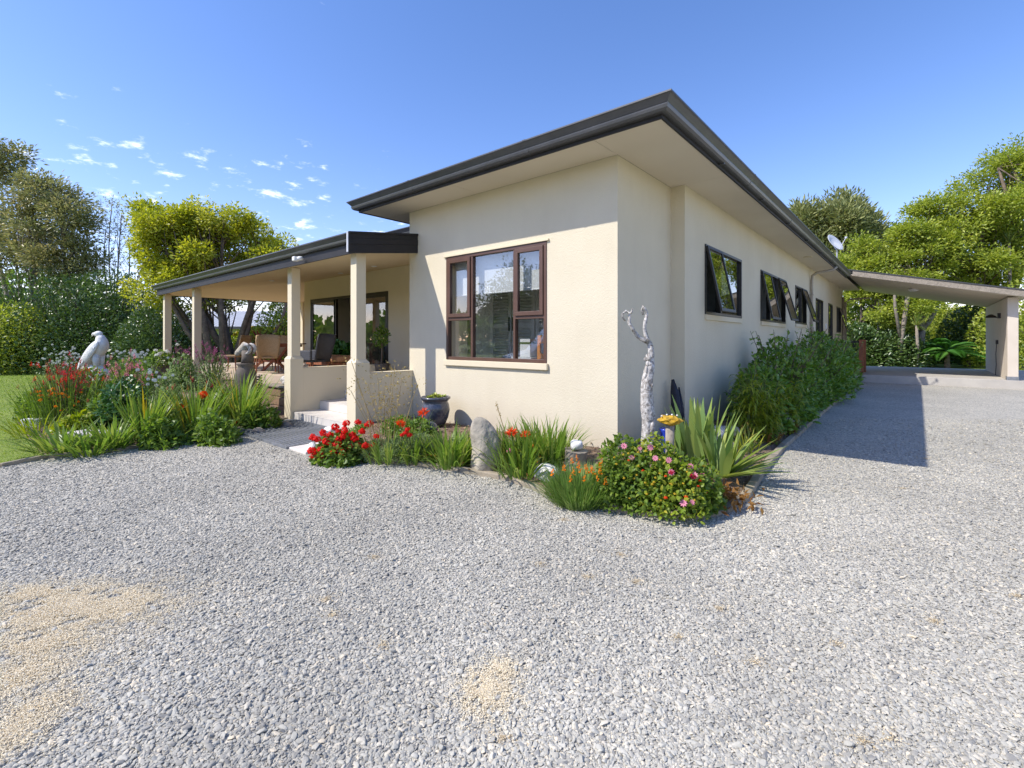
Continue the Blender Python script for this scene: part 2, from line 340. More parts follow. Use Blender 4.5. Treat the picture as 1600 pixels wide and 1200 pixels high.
def merge(gs):
    Vs, Fs, Ts = [], [], []; o = 0
    for V, F, T in gs: Vs.append(V); Fs.append(F+o); Ts.append(T); o += len(V)
    return np.concatenate(Vs), np.concatenate(Fs), np.concatenate(Ts)
def rdir(n, up=.0):
    v = rng.normal(size=(n, 3)); v[:, 2] += up; return unit(v)
def strap_geo(base, az, L, Wd, lean, droop, tint, k=6, twist=.3):
    """arching strap leaves; az azimuth, lean start angle from vertical, droop added bend (radians)"""
    n = len(base); t = np.linspace(0, 1, k); ang = lean[:, None]+droop[:, None]*t[None]**1.6
    ds = (L/(k-1))[:, None]; r = np.concatenate([np.zeros((n, 1)), np.cumsum(np.sin(ang[:, :-1])*ds, 1)], 1); z = np.concatenate([np.zeros((n, 1)), np.cumsum(np.cos(ang[:, :-1])*ds, 1)], 1)
    ca, sa = np.cos(az)[:, None], np.sin(az)[:, None]
    P = np.stack([base[:, 0, None]+r*ca, base[:, 1, None]+r*sa, base[:, 2, None]+z], -1)
    a2 = az+rng.normal(0, twist, n); side = np.stack([-np.sin(a2), np.cos(a2), np.zeros(n)], -1)[:, None, :]
    w = (Wd[:, None]*np.minimum(1, .55+1.6*t)*np.clip((1-t)*2.4, .04, 1))[..., None]*.5
    V = np.stack([P-side*w, P+side*w], 2).reshape(-1, 3)
    b = (np.arange(n)*k*2)[:, None]; F = np.concatenate([b+np.array([[2*i, 2*i+1, 2*i+3, 2*i+2]]) for i in range(k-1)], 0)
    F = np.concatenate([F[:, [0, 1, 2]], F[:, [0, 2, 3]]], 0)
    return V, F, np.repeat(tint, k*2)

# ------------------------------------------------------------------ ground, drive, lawn, beds
g_edge = [G(-160, 762), G(0, 731), G(75, 717), G(180, 706), G(270, 691), G(367, 674)]
def gravel_mat():
    m = bpy.data.materials.new('grey_gravel'); m.use_nodes = True; nt = m.node_tree; N = nt.nodes; L = nt.links; p = N['Principled BSDF']
    p.inputs['Roughness'].default_value = .85; p.inputs['Specular IOR Level'].default_value = .25
    tc = N.new('ShaderNodeTexCoord'); vo = N.new('ShaderNodeTexVoronoi'); vo.inputs['Scale'].default_value = 52; L.new(tc.outputs['Object'], vo.inputs['Vector'])
    sp = N.new('ShaderNodeSeparateColor'); L.new(vo.outputs['Color'], sp.inputs[0])
    rp = N.new('ShaderNodeValToRGB'); e = rp.color_ramp.elements; e[0].color = (.24, .23, .205, 1); e[1].color = (.64, .58, .47, 1)
    for po, c in ((.2, (.35, .33, .28)), (.6, (.44, .415, .35)), (.9, (.53, .49, .405))): k = e.new(po); k.color = (*c, 1)
    L.new(sp.outputs[0], rp.inputs[0])
    nz = N.new('ShaderNodeTexNoise'); nz.inputs['Scale'].default_value = .55; nz.inputs['Detail'].default_value = 5; L.new(tc.outputs['Object'], nz.inputs['Vector'])
    mr = N.new('ShaderNodeMapRange'); mr.inputs[1].default_value = .3; mr.inputs[2].default_value = .7; mr.inputs[3].default_value = .86; mr.inputs[4].default_value = 1.1; L.new(nz.outputs[0], mr.inputs[0])
    hs = N.new('ShaderNodeHueSaturation'); L.new(rp.outputs[0], hs.inputs['Color']); L.new(mr.outputs[0], hs.inputs['Value']); L.new(hs.outputs[0], p.inputs['Base Color'])
    b = N.new('ShaderNodeBump'); b.inputs['Distance'].default_value = .012; b.invert = True; L.new(vo.outputs['Distance'], b.inputs['Height'])
    n2 = N.new('ShaderNodeTexNoise'); n2.inputs['Scale'].default_value = 9; n2.inputs['Detail'].default_value = 6; L.new(tc.outputs['Object'], n2.inputs['Vector'])
    b2 = N.new('ShaderNodeBump'); b2.inputs['Distance'].default_value = .03; L.new(n2.outputs[0], b2.inputs['Height']); L.new(b2.outputs[0], b.inputs['Normal'])
    L.new(b.outputs[0], p.inputs['Normal']); return m
m_gravel = gravel_mat()
m_field = mat('grass_field', (.15, .21, .03), (.21, .26, .045), .95, 1.2, bump=.02, bscale=30)
structure('ground', MB().quad((-900, -900, 0), (900, -900, 0), (900, 900, 0), (-900, 900, 0)), m_field)
gp = [tuple(p[:2]) for p in g_edge]+[(-6.8, -.95), (-6.8, .9), (-4.1, .9), (.2, 17), (16, 17), (16, -16), (-6, -16)]
structure('gravel_drive', MB().quad(*[(x, y, .008) for x, y in gp]), m_gravel)
def inside(poly, x, y):
    x = np.asarray(x); y = np.asarray(y); r = np.zeros(x.shape, bool); n = len(poly)
    for i in range(n):
        (x1, y1), (x2, y2) = poly[i][:2], poly[(i+1) % n][:2]
        c = ((y1 > y) != (y2 > y)) & (x < (x2-x1)*(y-y1)/((y2-y1) or 1e-9)+x1); r ^= c
    return r
def edist(line, x, y):
    d = np.full(np.shape(x), 9.)
    for (x1, y1), (x2, y2) in zip(line[:-1], line[1:]):
        ax, ay = x2-x1, y2-y1; t = np.clip(((x-x1)*ax+(y-y1)*ay)/(ax*ax+ay*ay), 0, 1); d = np.minimum(d, np.hypot(x-x1-t*ax, y-y1-t*ay))
    return d
RE = [tuple(G(*p)[:2]) for p in ((486, 713), (520, 719), (570, 722), (640, 727), (720, 738), (800, 752), (858, 774), (930, 792), (1000, 806), (1080, 812), (1130, 803), (1165, 780), (1190, 740), (1222, 702), (1252, 675), (1285, 645), (1318, 618))]
RBED = RE+[(1.2, 15.5), (.2, 15.5), (.2, 1.68), (0, 1.68), (0, 0), (-4.02, 0), (-4.02, -1.15), (-3.55, -1.2)]
LE = [tuple(G(*p)[:2]) for p in ((24, 640), (40, 690), (75, 717), (180, 706), (270, 691), (367, 674), (448, 657))]
LBED = LE+[(-6.78, -.9), (-6.78, -.06), (-17.5, -.06), (-18.5, -1.0)]
def soil_h(x, y):
    x = np.asarray(x, float); y = np.asarray(y, float); z = np.zeros(x.shape)
    for poly, ln, hh, w in ((RBED, RE, .2, .9), (LBED, LE, .42, 2.2)):
        i = inside(poly, x, y); d = np.clip(edist(ln, x, y)/w, 0, 1); z = np.where(i, .03+hh*d*d*(3-2*d), z)
    return z
def sz(x, y): return float(soil_h([x], [y])[0])
def bed(name, poly, step):
    P = np.array(poly); xs = np.arange(P[:, 0].min()-step, P[:, 0].max()+step, step); ys = np.arange(P[:, 1].min()-step, P[:, 1].max()+step, step)
    X, Y = np.meshgrid(xs, ys); ins = inside(poly, X, Y); Z = soil_h(X, Y)+rng.normal(0, .008, X.shape)
    cell = ins[:-1, :-1] | ins[1:, :-1] | ins[:-1, 1:] | ins[1:, 1:]
    Z = np.where(ins, Z, -.03); ny, nx = X.shape; idx = np.arange(ny*nx).reshape(ny, nx)
    F = np.stack([idx[:-1, :-1][cell], idx[:-1, 1:][cell], idx[1:, 1:][cell], idx[1:, :-1][cell]], 1)
    me = np_mesh(name, np.stack([X, Y, Z], -1).reshape(-1, 3), F, None, m_soil); me.shade_smooth()
    link(name, me, m_soil, None, None, 'structure')
bed('garden_bed', RBED, .07); bed('garden_bed', LBED, .12)

# stones of the drive: thickest near the viewer, scattered further off
def scatter(name, pts, rot, scl, idx, protos, m):
    me = bpy.data.meshes.new(name); me.from_pydata(pts.tolist(), [], [])
    for nm, ty, ar in (('rot', 'FLOAT_VECTOR', rot), ('scl', 'FLOAT_VECTOR', scl)):
        a = me.attributes.new(nm, ty, 'POINT'); a.data.foreach_set('vector', np.asarray(ar, np.float32).ravel())
    a = me.attributes.new('idx', 'INT', 'POINT'); a.data.foreach_set('value', np.asarray(idx, np.int32))
    o = link(name, me, m, None, None, 'stuff')
    col = bpy.data.collections.new(name+'_kinds')
    for p in protos: col.objects.link(p)
    ng = bpy.data.node_groups.new(name, 'GeometryNodeTree'); ng.interface.new_socket('Geometry', in_out='INPUT', socket_type='NodeSocketGeometry'); ng.interface.new_socket('Geometry', in_out='OUTPUT', socket_type='NodeSocketGeometry')
    N = ng.nodes; L = ng.links; gi = N.new('NodeGroupInput'); go = N.new('NodeGroupOutput'); ip = N.new('GeometryNodeInstanceOnPoints')
    ci = N.new('GeometryNodeCollectionInfo'); ci.inputs['Collection'].default_value = col; ci.inputs['Separate Children'].default_value = True; ci.inputs['Reset Children'].default_value = True
    def na(nm, ty):
        q = N.new('GeometryNodeInputNamedAttribute'); q.data_type = ty; q.inputs['Name'].default_value = nm; return q.outputs['Attribute']
    L.new(gi.outputs[0], ip.inputs['Points']); L.new(ci.outputs[0], ip.inputs['Instance']); ip.inputs['Pick Instance'].default_value = True
    L.new(na('idx', 'INT'), ip.inputs['Instance Index']); L.new(na('rot', 'FLOAT_VECTOR'), ip.inputs['Rotation']); L.new(na('scl', 'FLOAT_VECTOR'), ip.inputs['Scale'])
    L.new(ip.outputs[0], go.inputs[0]); md = o.modifiers.new('scatter', 'NODES'); md.node_group = ng
    return o
def stone_mat():
    m = bpy.data.materials.new('loose_gravel_stone'); m.use_nodes = True; nt = m.node_tree; N = nt.nodes; L = nt.links; p = N['Principled BSDF']
    p.inputs['Roughness'].default_value = .8; p.inputs['Specular IOR Level'].default_value = .3
    oi = N.new('ShaderNodeObjectInfo'); rp = N.new('ShaderNodeValToRGB'); e = rp.color_ramp.elements; e[0].color = (.25, .24, .215, 1); e[1].color = (.68, .58, .42, 1)
    for po, c in ((.15, (.35, .33, .28)), (.5, (.43, .41, .345)), (.85, (.49, .46, .385)), (.965, (.58, .52, .41))): k = e.new(po); k.color = (*c, 1)
    L.new(oi.outputs['Random'], rp.inputs[0])
    tc = N.new('ShaderNodeTexCoord'); nz = N.new('ShaderNodeTexNoise'); nz.inputs['Scale'].default_value = 1.5; L.new(tc.outputs['Object'], nz.inputs['Vector'])
    mr = N.new('ShaderNodeMapRange'); mr.inputs[3].default_value = .85; mr.inputs[4].default_value = 1.15; L.new(nz.outputs[0], mr.inputs[0])
    n2 = N.new('ShaderNodeTexNoise'); n2.inputs['Scale'].default_value = .7; n2.inputs['Detail'].default_value = 4; L.new(oi.outputs['Location'], n2.inputs['Vector'])
    m2 = N.new('ShaderNodeMapRange'); m2.inputs[1].default_value = .3; m2.inputs[2].default_value = .7; m2.inputs[3].default_value = .84; m2.inputs[4].default_value = 1.14; L.new(n2.outputs[0], m2.inputs[0])
    mm = N.new('ShaderNodeMath'); mm.operation = 'MULTIPLY'; L.new(mr.outputs[0], mm.inputs[0]); L.new(m2.outputs[0], mm.inputs[1]); mr = mm
    hs = N.new('ShaderNodeHueSaturation'); L.new(rp.outputs[0], hs.inputs['Color']); L.new(mr.outputs[0], hs.inputs['Value']); L.new(hs.outputs[0], p.inputs['Base Color']); return m
m_pebble = stone_mat()
def gravel():
    protos = []
    for k in range(9):
        bm = bmesh.new(); bmesh.ops.create_icosphere(bm, subdivisions=2, radius=1); rr = random.Random(k)
        pl = [(Vector((rr.gauss(0, 1), rr.gauss(0, 1), rr.gauss(0, 1))).normalized(), rr.uniform(.45, .85)) for _ in range(7)]
        for v in bm.verts:
            for nrm, h in pl:
                q = v.co.dot(nrm)-h
                if q > 0: v.co -= nrm*q
            v.co *= 1.15
        me = bpy.data.meshes.new('pebble'); bm.to_mesh(me); bm.free(); me.materials.append(m_pebble)
        protos.append(bpy.data.objects.new('pebble', me))
    n = 470000; u = rng.random(n)
    d = 1.25*(9.5/1.25)**(u**.85)                     # distance along the view, denser near
    lat = (rng.random(n)*2-1)*1.16*d
    e_ = rng.random(n) < .30; lat[e_] = np.sign(lat[e_])*d[e_]*(1.16+1.5*rng.random(e_.sum())**1.7)         # thinning out to both sides
    x = CAM[0]+FWD[0]*d+RGT[0]*lat; y = CAM[1]+FWD[1]*d+RGT[1]*lat
    ok = inside(gp, x, y) & ~inside(RBED, x, y) & ~inside(LBED, x, y) & ~((x > -6.6) & (x < -3.55) & (y > -2.22) & (y < .9))
    x, y, d = x[ok], y[ok], d[ok]; n = len(x)
    s = .0060*(.92+.025*np.clip(d, 0, 8))*np.exp(rng.normal(0, .36, n)); big = (rng.random(n) < .007) & (d < 4); s[big] *= 2.0; s = np.minimum(s, .0155)
    scl = np.stack([s*rng.uniform(.9, 1.5, n), s*rng.uniform(.7, 1.05, n), s*rng.uniform(.3, .6, n)], 1)
    rot = np.stack([rng.normal(0, .28, n), rng.normal(0, .28, n), rng.uniform(0, 6.28, n)], 1)
    z = .008+scl[:, 2]*rng.uniform(-.1, 1.1, n)
    scatter('loose_gravel', np.stack([x, y, z], 1), rot, scl, rng.integers(0, 9, n), protos, m_pebble)
gravel()
# wood shavings lying on the drive
def shavings():
    gs = []
    spots = [(110, 955, .52, .17, 90000), (30, 1060, .36, .2, 14000), (185, 950, .26, .10, 18000), (60, 930, .32, .09, 12000), (10, 1160, .2, .14, 8000), (762, 1085, .12, .09, 20000), (785, 1050, .08, .05, 5000), (60, 1110, .25, .15, 6000), (70, 1010, .36, .12, 16000)]
    small = [(600, 1012), (845, 885), (918, 905), (995, 913), (1125, 955), (510, 940), (585, 873), (1350, 1165), (1390, 1160), (785, 1160), (1590, 935), (1462, 975), (1310, 1010), (1180, 1040), (1445, 718), (1410, 765), (520, 965), (1060, 1000), (880, 815), (970, 870)]
    spots += [(px, py, (.05+.03*rng.random()), .03, 190) for px, py in small]
    for px, py, sx, sy, n in spots:
        c = G(px, py); a = rng.normal(0, .42, (n, 2))*rng.gamma(2.2, .55, (n, 1)); w_ = np.sin(a[:, 0]*9+px)+np.sin(a[:, 1]*8+a[:, 0]*5+py)+np.sin(a[:, 0]*17-a[:, 1]*13); a = a[(w_ > -1.3+.9*np.hypot(a[:, 0], a[:, 1])*rng.random(n)*2) | (np.hypot(a[:, 0], a[:, 1]) < .3) | (n < 200)]; n = len(a); p = np.stack([c.x+RGT[0]*a[:, 0]*sx+FWD[0]*a[:, 1]*sy*1.6, c.y+RGT[1]*a[:, 0]*sx+FWD[1]*a[:, 1]*sy*1.6, .012+rng.random(n)*.013], 1)
        d = rdir(n); d[:, 2] *= .25; nr = np.stack([rng.normal(0, .3, n), rng.normal(0, .3, n), np.ones(n)], 1)
        L = rng.uniform(.004, .012, n)
        gs.append(leaf_geo(p, d, nr, L, L*.45, np.clip(rng.normal(.45, .22, n)+(.35 if n < 200 else -.12), 0, 1)))
    V, F, T = merge(gs)
    m = leafmat('wood_shaving', (.86, .78, .60), (.78, .67, .47), (.52, .40, .23), .9, .1, .1, 1.)
    link('wood_shavings', np_mesh('wood_shavings', V, F, T, m), m, None, None, 'stuff')
shavings()
# lawn blades
def lawn():
    n = 120000; d = 3.5*(30/3.5)**rng.random(n); lat = -d*(.70+1.6*rng.random(n)**1.8)
    x = CAM[0]+FWD[0]*d+RGT[0]*lat; y = CAM[1]+FWD[1]*d+RGT[1]*lat; ok = ~inside(gp, x, y) & ~inside(LBED, x, y)
    x, y, d = x[ok], y[ok], d[ok]; n = len(x); c = np.stack([x, y, np.zeros(n)], 1); dd = rdir(n, 1.2); dd[:, 2] = np.abs(dd[:, 2])+.25
    sc = np.clip(d/8, .8, 2.5)
    V, F, T = leaf_geo(c, dd, rdir(n), rng.uniform(.02, .045, n)*sc**.5, .006*sc, rng.random(n), curl=.2)
    link('lawn_grass', np_mesh('lawn_grass', V, F, T, l_grass), l_grass, None, None, 'stuff')
lawn()

# ------------------------------------------------------------------ the house
ZS = 3.87; FL = .70
house = thing('house', 'single storey cream plastered house with charcoal gutters, corner veranda and carport', 'house')
def wall(name, axis, pos, thick, u0, u1, z0, z1, holes, m, label=None):
    """upright wall sheet with real openings; axis 'x' runs along X at Y=pos, 'y' along Y at X=pos; thick goes inward (signed)"""
    us = sorted({u0, u1, *[h[0] for h in holes], *[h[1] for h in holes]}); zs = sorted({z0, z1, *[h[2] for h in holes], *[h[3] for h in holes]})
    mb = MB(); P = (lambda u, t, z: (u, pos+t, z)) if axis == 'x' else (lambda u, t, z: (pos+t, u, z))
    hole = lambda u, z: any(h[0] < u < h[1] and h[2] < z < h[3] for h in holes)
    for a, b in zip(us[:-1], us[1:]):
        for c, d in zip(zs[:-1], zs[1:]):
            if hole((a+b)/2, (c+d)/2): continue
            for t in (0, thick): mb.quad(P(a, t, c), P(b, t, c), P(b, t, d), P(a, t, d))
    for h in list(holes)+[(u0, u1, z0, z1)]:
        a, b, c, d = h
        mb.quad(P(a, 0, c), P(a, thick, c), P(a, thick, d), P(a, 0, d)); mb.quad(P(b, 0, c), P(b, thick, c), P(b, thick, d), P(b, 0, d))
        mb.quad(P(a, 0, c), P(b, 0, c), P(b, thick, c), P(a, thick, c)); mb.quad(P(a, 0, d), P(b, 0, d), P(b, thick, d), P(a, thick, d))
    me = mb.mesh(name, fix=False); bm = bmesh.new(); bm.from_mesh(me); bmesh.ops.remove_doubles(bm, verts=bm.verts, dist=1e-5); bmesh.ops.recalc_face_normals(bm, faces=bm.faces); bm.to_mesh(me); bm.free()
    return link(name, me, m, house, label)
FW = (-3.14, -1.08, 1.26, 2.95)                      # front window opening X0, X1, Z0, Z1
SW = [(2.53, 4.6, 2.0, 3.13), (6.1, 8.63, 2.0, 3.12), (9.98, 11.68, 2.05, 3.12), (13.5, 15.05, 1.0, 3.0), (18.9, 20.3, 1.9, 3.0)]
SD = (16.45, 17.6, .72, 3.0)
wall('wall', 'x', 0, .2, -4.13, 0, 0, ZS, [FW], m_stucco, 'sunlit textured front wall')
wall('wall', 'y', 0, -.2, .2, 1.67, 0, ZS, [], m_stucco)
wall('wall', 'x', 1.67, .2, -.2, .21, 0, ZS, [], m_stucco)
wall('wall', 'y', .21, -.2, 1.87, 20.9, 0, ZS, SW+[SD], m_stucco, 'long shaded side wall')
wall('wall', 'y', -4.13, .2, .2, 1.85, 0, ZS, [(.35, 1.25, 1.2, 2.9)], m_stucco)  # opening out of view, added to let more light into the front room
SLD = (-11.45, -7.41, FL, 2.83)
wall('wall', 'x', 1.85, .2, -11.85, -3.93, 0, ZS, [SLD], m_smooth, 'veranda wall behind the sliding doors')
BW = (-9.6, -8.0, 1.5, 2.7)
wall('wall', 'y', -11.85, .2, 2.05, 20.9, 0, ZS, [(7.4, 9.2, 1.3, 2.9)], m_smooth)
wall('wall', 'x', 20.9, .2, -11.65, .21, 0, ZS, [], m_smooth)
# inside: floor, partitions
def inner(name, mb, m): return part(name, mb, m, house)
inner('interior_floor', MB().box(-11.64, .0, 2.06, 20.88, FL-.1, FL-.01).box(-3.92, -.21, .21, 2.05, FL-.1, FL-.01), m_infloor)
inner('interior_wall', MB().box(-3.92, -.21, 1.36, 1.42, FL, ZS-.03).box(-3.9, -.02, 2.32, 2.40, FL, ZS-.03).box(-4.0, -3.92, 2.4, 8, FL, ZS-.03).box(-11.6, .0, 8.02, 8.1, FL, ZS-.03).box(-2.6, .0, 5.3, 5.36, FL, ZS-.03).box(-2.6, .0, 12.4, 12.5, FL, ZS-.03).box(-2.7, -2.62, 2.42, 20.8, FL, ZS-.03), m_inwall)
# soffit boards with open joints, ceiling above
mb = MB().prism([(-4.78, -.6), (.82, -.6), (.82, 21.6), (-12.4, 21.6), (-12.4, 1.25), (-4.78, 1.25)], ZS+.012, ZS+.03)
part('ceiling', mb, m_dark, house)
def soffit(x0, x1, y0, y1): part('soffit_panel', MB().box(x0+.003, x1-.003, y0+.003, y1-.003, ZS, ZS+.011), m_soffit, house)
for a, b in ((-4.78, -2.4), (-2.4, 0)): soffit(a, b, -.6, .0)
soffit(0, .82, -.6, 1.67); ys = [1.67, 4.1, 6.5, 8.9, 11.3, 13.7, 16.6]
for a, b in zip(ys[:-1], ys[1:]): soffit(.2, .82, a, b)
soffit(-4.78, -4.13, 0, 1.25); soffit(.2, .82, 16.6, 21.6)
for a, b in ((-12.4, -10), (-10, -7.5), (-7.5, -4.78)): soffit(a, b, 1.25, 1.85)
# gutters
GP = [(.012, ZS+.03), (.075, ZS+.03), (.098, ZS+.05), (.108, ZS+.078), (.109, ZS+.086), (.101, ZS+.092), (.120, ZS+.118), (.150, ZS+.150), (.166, ZS+.160), (.166, ZS+.176), (.152, ZS+.176), (.140, ZS+.160), (.012, ZS+.15)]
part('gutter', MB().sweep(GP, [(-4.78, 1.25), (-4.78, -.6), (.82, -.6), (.82, 15.9)], 1), m_gutter, house, label='dark steel gutter round the main roof')
part('gutter', MB().sweep(GP, [(-12.4, 6), (-12.4, 1.25), (-4.95, 1.25)], 1), m_gutter, house)
GJ = [(o+(.003 if o > .05 else 0), z+(.003 if z > ZS+.1 else -.003)) for o, z in GP]
for x in (-3.2, -.9): part('gutter_joint', MB().sweep(GJ, [(x, -.6), (x+.05, -.6)], 1), m_gutter, house)
for y in (2.4, 5.4, 8.4, 11.4): part('gutter_joint', MB().sweep(GJ, [(.82, y), (.82, y+.05)], 1), m_gutter, house)
part('fascia', MB().sweep([(-.012, ZS-.012), (.012, ZS-.012), (.012, ZS+.15), (-.012, ZS+.15)], [(-4.78, 1.25), (-4.78, -.6), (.82, -.6), (.82, 16)], 1), m_fascia, house)
part('fascia', MB().sweep([(-.012, ZS-.012), (.012, ZS-.012), (.012, ZS+.15), (-.012, ZS+.15)], [(-12.4, 6), (-12.4, 1.25), (-4.80, 1.25)], 1), m_fascia, house)
for i in range(7): part('gutter_bracket', MB().box(.825, .90, 1.2+i*2.1, 1.225+i*2.1, ZS+.012, ZS+.03), m_gutter, house)
rz = ZS+.165
def hip(x0, x1, y0, y1, h, alongy):
    if alongy: r0, r1 = ((x0+x1)/2, y0+(x1-x0)/2, rz+h), ((x0+x1)/2, y1-(x1-x0)/2, rz+h)
    else: r0, r1 = (x0+(y1-y0)/2, (y0+y1)/2, rz+h), (x1-(y1-y0)/2, (y0+y1)/2, rz+h)
    c = [(x0, y0, rz), (x1, y0, rz), (x1, y1, rz), (x0, y1, rz)]
    b = MB()
    if alongy: b.add(c+[r0, r1], [(0, 1, 4), (1, 2, 5, 4), (2, 3, 5), (3, 0, 4, 5), (3, 2, 1, 0)])
    else: b.add(c+[r0, r1], [(0, 1, 5, 4), (1, 2, 5), (2, 3, 4, 5), (3, 0, 4), (3, 2, 1, 0)])
    return b
part('roof', hip(-4.9, .94, -.72, 21.6, .36, True), m_roof, house, label='low dark steel hip roof')
part('roof', hip(-12.5, -4.92, 1.15, 21.6, .45, True), m_roof, house)

# front window: brown aluminium, two opening lights beside a fixed pane
def frame_rect(mb, axis, pos, u0, u1, z0, z1, w, t0, t1):
    """four bars round a rectangle"""
    for a, b, c, d in ((u0, u1, z1-w, z1), (u0, u1, z0, z0+w), (u0, u0+w, z0+w, z1-w), (u1-w, u1, z0+w, z1-w)):
        if axis == 'x': mb.box(a, b, pos+t0, pos+t1, c, d)
        else: mb.box(pos+t0, pos+t1, a, b, c, d)
    return mb
def pane_x(u0, u1, z0, z1, y, parent, m=None): part('pane', MB().box(u0, u1, y-.003, y+.003, z0, z1), m or m_glass, parent)
wf = part('window', frame_rect(MB(), 'x', 0, FW[0], FW[1], FW[2], FW[3], .05, -.012, .07).box(-2.565, -2.52, -.008, .066, FW[2]+.05, FW[3]-.05).box(-1.685, -1.645, -.008, .066, FW[2]+.05, FW[3]-.05).box(FW[0]+.05, -2.565, -.007, .065, 1.90, 1.95).box(-1.645, FW[1]-.05, -.007, .065, 1.885, 1.93), m_brown, house, bevel=.004, label='brown framed front window of five panes')
part('sill', MB().box(FW[0]-.03, FW[1]+.03, -.045, .0, 1.165, 1.257), m_smooth, wf, bevel=.008)
part('head_flashing', MB().box(FW[0]-.05, FW[1]+.04, -.03, -.001, FW[3]+.003, FW[3]+.028), m_smooth, wf)
for a, b, c, d in ((FW[0]+.052, -2.567, 1.952, FW[3]-.052), (-1.643, FW[1]-.052, 1.932, FW[3]-.052)):
    part('sash', frame_rect(MB(), 'x', 0, a, b, c, d, .06, -.03, .03), m_brown, wf, bevel=.004); pane_x(a+.055, b-.055, c+.055, d-.055, .0, wf)
pane_x(FW[0]+.045, -2.56, FW[2]+.045, 1.905, .03, wf); pane_x(-2.525, -1.68, FW[2]+.045, FW[3]-.045, .03, wf); pane_x(-1.65, FW[1]-.045, FW[2]+.045, 1.89, .03, wf)
# side windows, some lights propped open at the foot
def side_window(w, splits, opened, mw=None):
    y0, y1, z0, z1 = w; X = .21
    b = frame_rect(MB(), 'y', X, y0, y1, z0, z1, .045, -.07, .02)
    for s in splits: b.box(X-.068, X+.018, s-.025, s+.025, z0+.045, z1-.045)
    wo = part('window', b, m_bronze, house, bevel=.003)
    part('sill', MB().box(X, X+.03, y0, y1, z0-.09, z0-.005), m_smooth, wo)
    e = [y0+.045]+[q for s in splits for q in (s-.025, s+.025)]+[y1-.045]
    for k in range(0, len(e), 2):
        a, c = e[k], e[k+1]
        if k//2 in opened:
            an = opened[k//2]; M = Matrix.Translation((X+.012, 0, z1-.03)) @ Matrix.Rotation(-an, 4, 'Y'); h = z1-z0-.05
            sb = MB()
            for (u0, u1, v0, v1) in ((a-.02, c+.02, -.04, 0), (a-.02, c+.02, -h, -h+.045), (a-.02, a+.025, -h+.045, -.04), (c-.025, c+.02, -h+.045, -.04)):
                vs = [M @ Vector((t, u, v)) for t in (.0, .03) for u, v in ((u0, v0), (u1, v0), (u1, v1), (u0, v1))]
                sb.add(vs, [(3, 2, 1, 0), (4, 5, 6, 7), (0, 1, 5, 4), (1, 2, 6, 5), (2, 3, 7, 6), (3, 0, 4, 7)])
            part('sash', sb, m_bronze, wo)
            pb = MB(); vs = [M @ Vector((t, u, v)) for t in (.012, .018) for u, v in ((a+.02, -h+.04), (c-.02, -h+.04), (c-.02, -.035), (a+.02, -.035))]
            pb.add(vs, [(3, 2, 1, 0), (4, 5, 6, 7), (0, 1, 5, 4), (1, 2, 6, 5), (2, 3, 7, 6), (3, 0, 4, 7)]); part('pane', pb, m_glassd, wo)
        else: part('pane', MB().box(X-.03, X-.024, a-.005, c+.005, z0+.04, z1-.04), m_glassd, wo)
    return wo
side_window(SW[0], [3.32], {0: R(12)}); side_window(SW[1], [6.95, 7.75], {0: R(11), 2: R(15)}); side_window(SW[2], [10.85], {1: R(17)}); side_window(SW[3], [14.3], {}); side_window(SW[4], [19.5], {1: R(16)})
dr = part('side_door', frame_rect(MB(), 'y', .21, *SD, .06, -.08, .02).box(.16, .2, SD[0]+.06, SD[1]-.06, SD[2]+.06, SD[2]+.5), m_bronze, house)
part('pane', MB().box(.18, .186, SD[0]+.06, SD[1]-.06, SD[2]+.5, SD[3]-.06), m_glassd, dr)
part('doorbell', MB().box(.21, .24, 15.75, 15.85, 2.0, 2.2), m_white, house)
# downpipes, soffit vent lights
dp = MB().tube([(.90, 12.55, ZS-.0), (.82, 12.5, ZS-.09), (.40, 12.35, ZS-.17), (.29, 12.3, ZS-.25), (.27, 12.3, ZS-.4), (.27, 12.3, .3)], .04, 10)
part('downpipe', dp, m_pipe, house, smooth=True)
for z in (1.4, 3.0): part('pipe_clip', MB().box(.21, .32, 12.24, 12.36, z, z+.03), m_pipe, house)
part('downpipe', MB().tube([(.27, 20.7, .3), (.27, 20.7, 3.5)], .045, 10).tube([(.33, 20.95, .3), (.33, 20.95, 3.3), (.5, 20.95, 3.42), (1.2, 20.95, 3.45)], .04, 10), m_pipe, house, smooth=True)
for y in (9.9,): part('soffit_light', MB().lathe([(.10, -.022), (.11, -.012), (.11, -.001)], 18, (.52, y, ZS)), m_smooth, house)

# veranda
def vz(y): return 2.98+(y+1.2)*.138                   # underside of the veranda ceiling
XL, XR = -15.05, -3.92
cb = MB(); a, b_, c_, d_ = (XL, -1.2, vz(-1.2)), (XR, -1.2, vz(-1.2)), (XR, 0, vz(0)), (-4.13, 0, vz(0))
for up, nm, m in ((0, 'veranda_ceiling', m_ceil),):
    q = MB(); T = .04
    def slab(ps):
        n = len(ps); q.add([(x, y, z) for x, y, z in ps]+[(x, y, z+T) for x, y, z in ps], [tuple(range(n-1, -1, -1)), tuple(range(n, 2*n))]+[(i, (i+1) % n, n+(i+1) % n, n+i) for i in range(n)])
    slab([(XL, -1.2, vz(-1.2)), (XR, -1.2, vz(-1.2)), (XR, -.003, vz(0)), (-4.135, -.003, vz(0)), (-4.135, 1.848, vz(1.85)), (-11.9, 1.848, vz(1.85))])
    slab([(XL, -1.2, vz(-1.2)), (-11.9, 1.848, vz(1.85)), (-11.9, 9, vz(1.85)), (XL, 9, vz(-1.2))])
    part(nm, q, m, house, label='cream veranda ceiling folded along a hip')
q = MB(); T = .05; up = .24
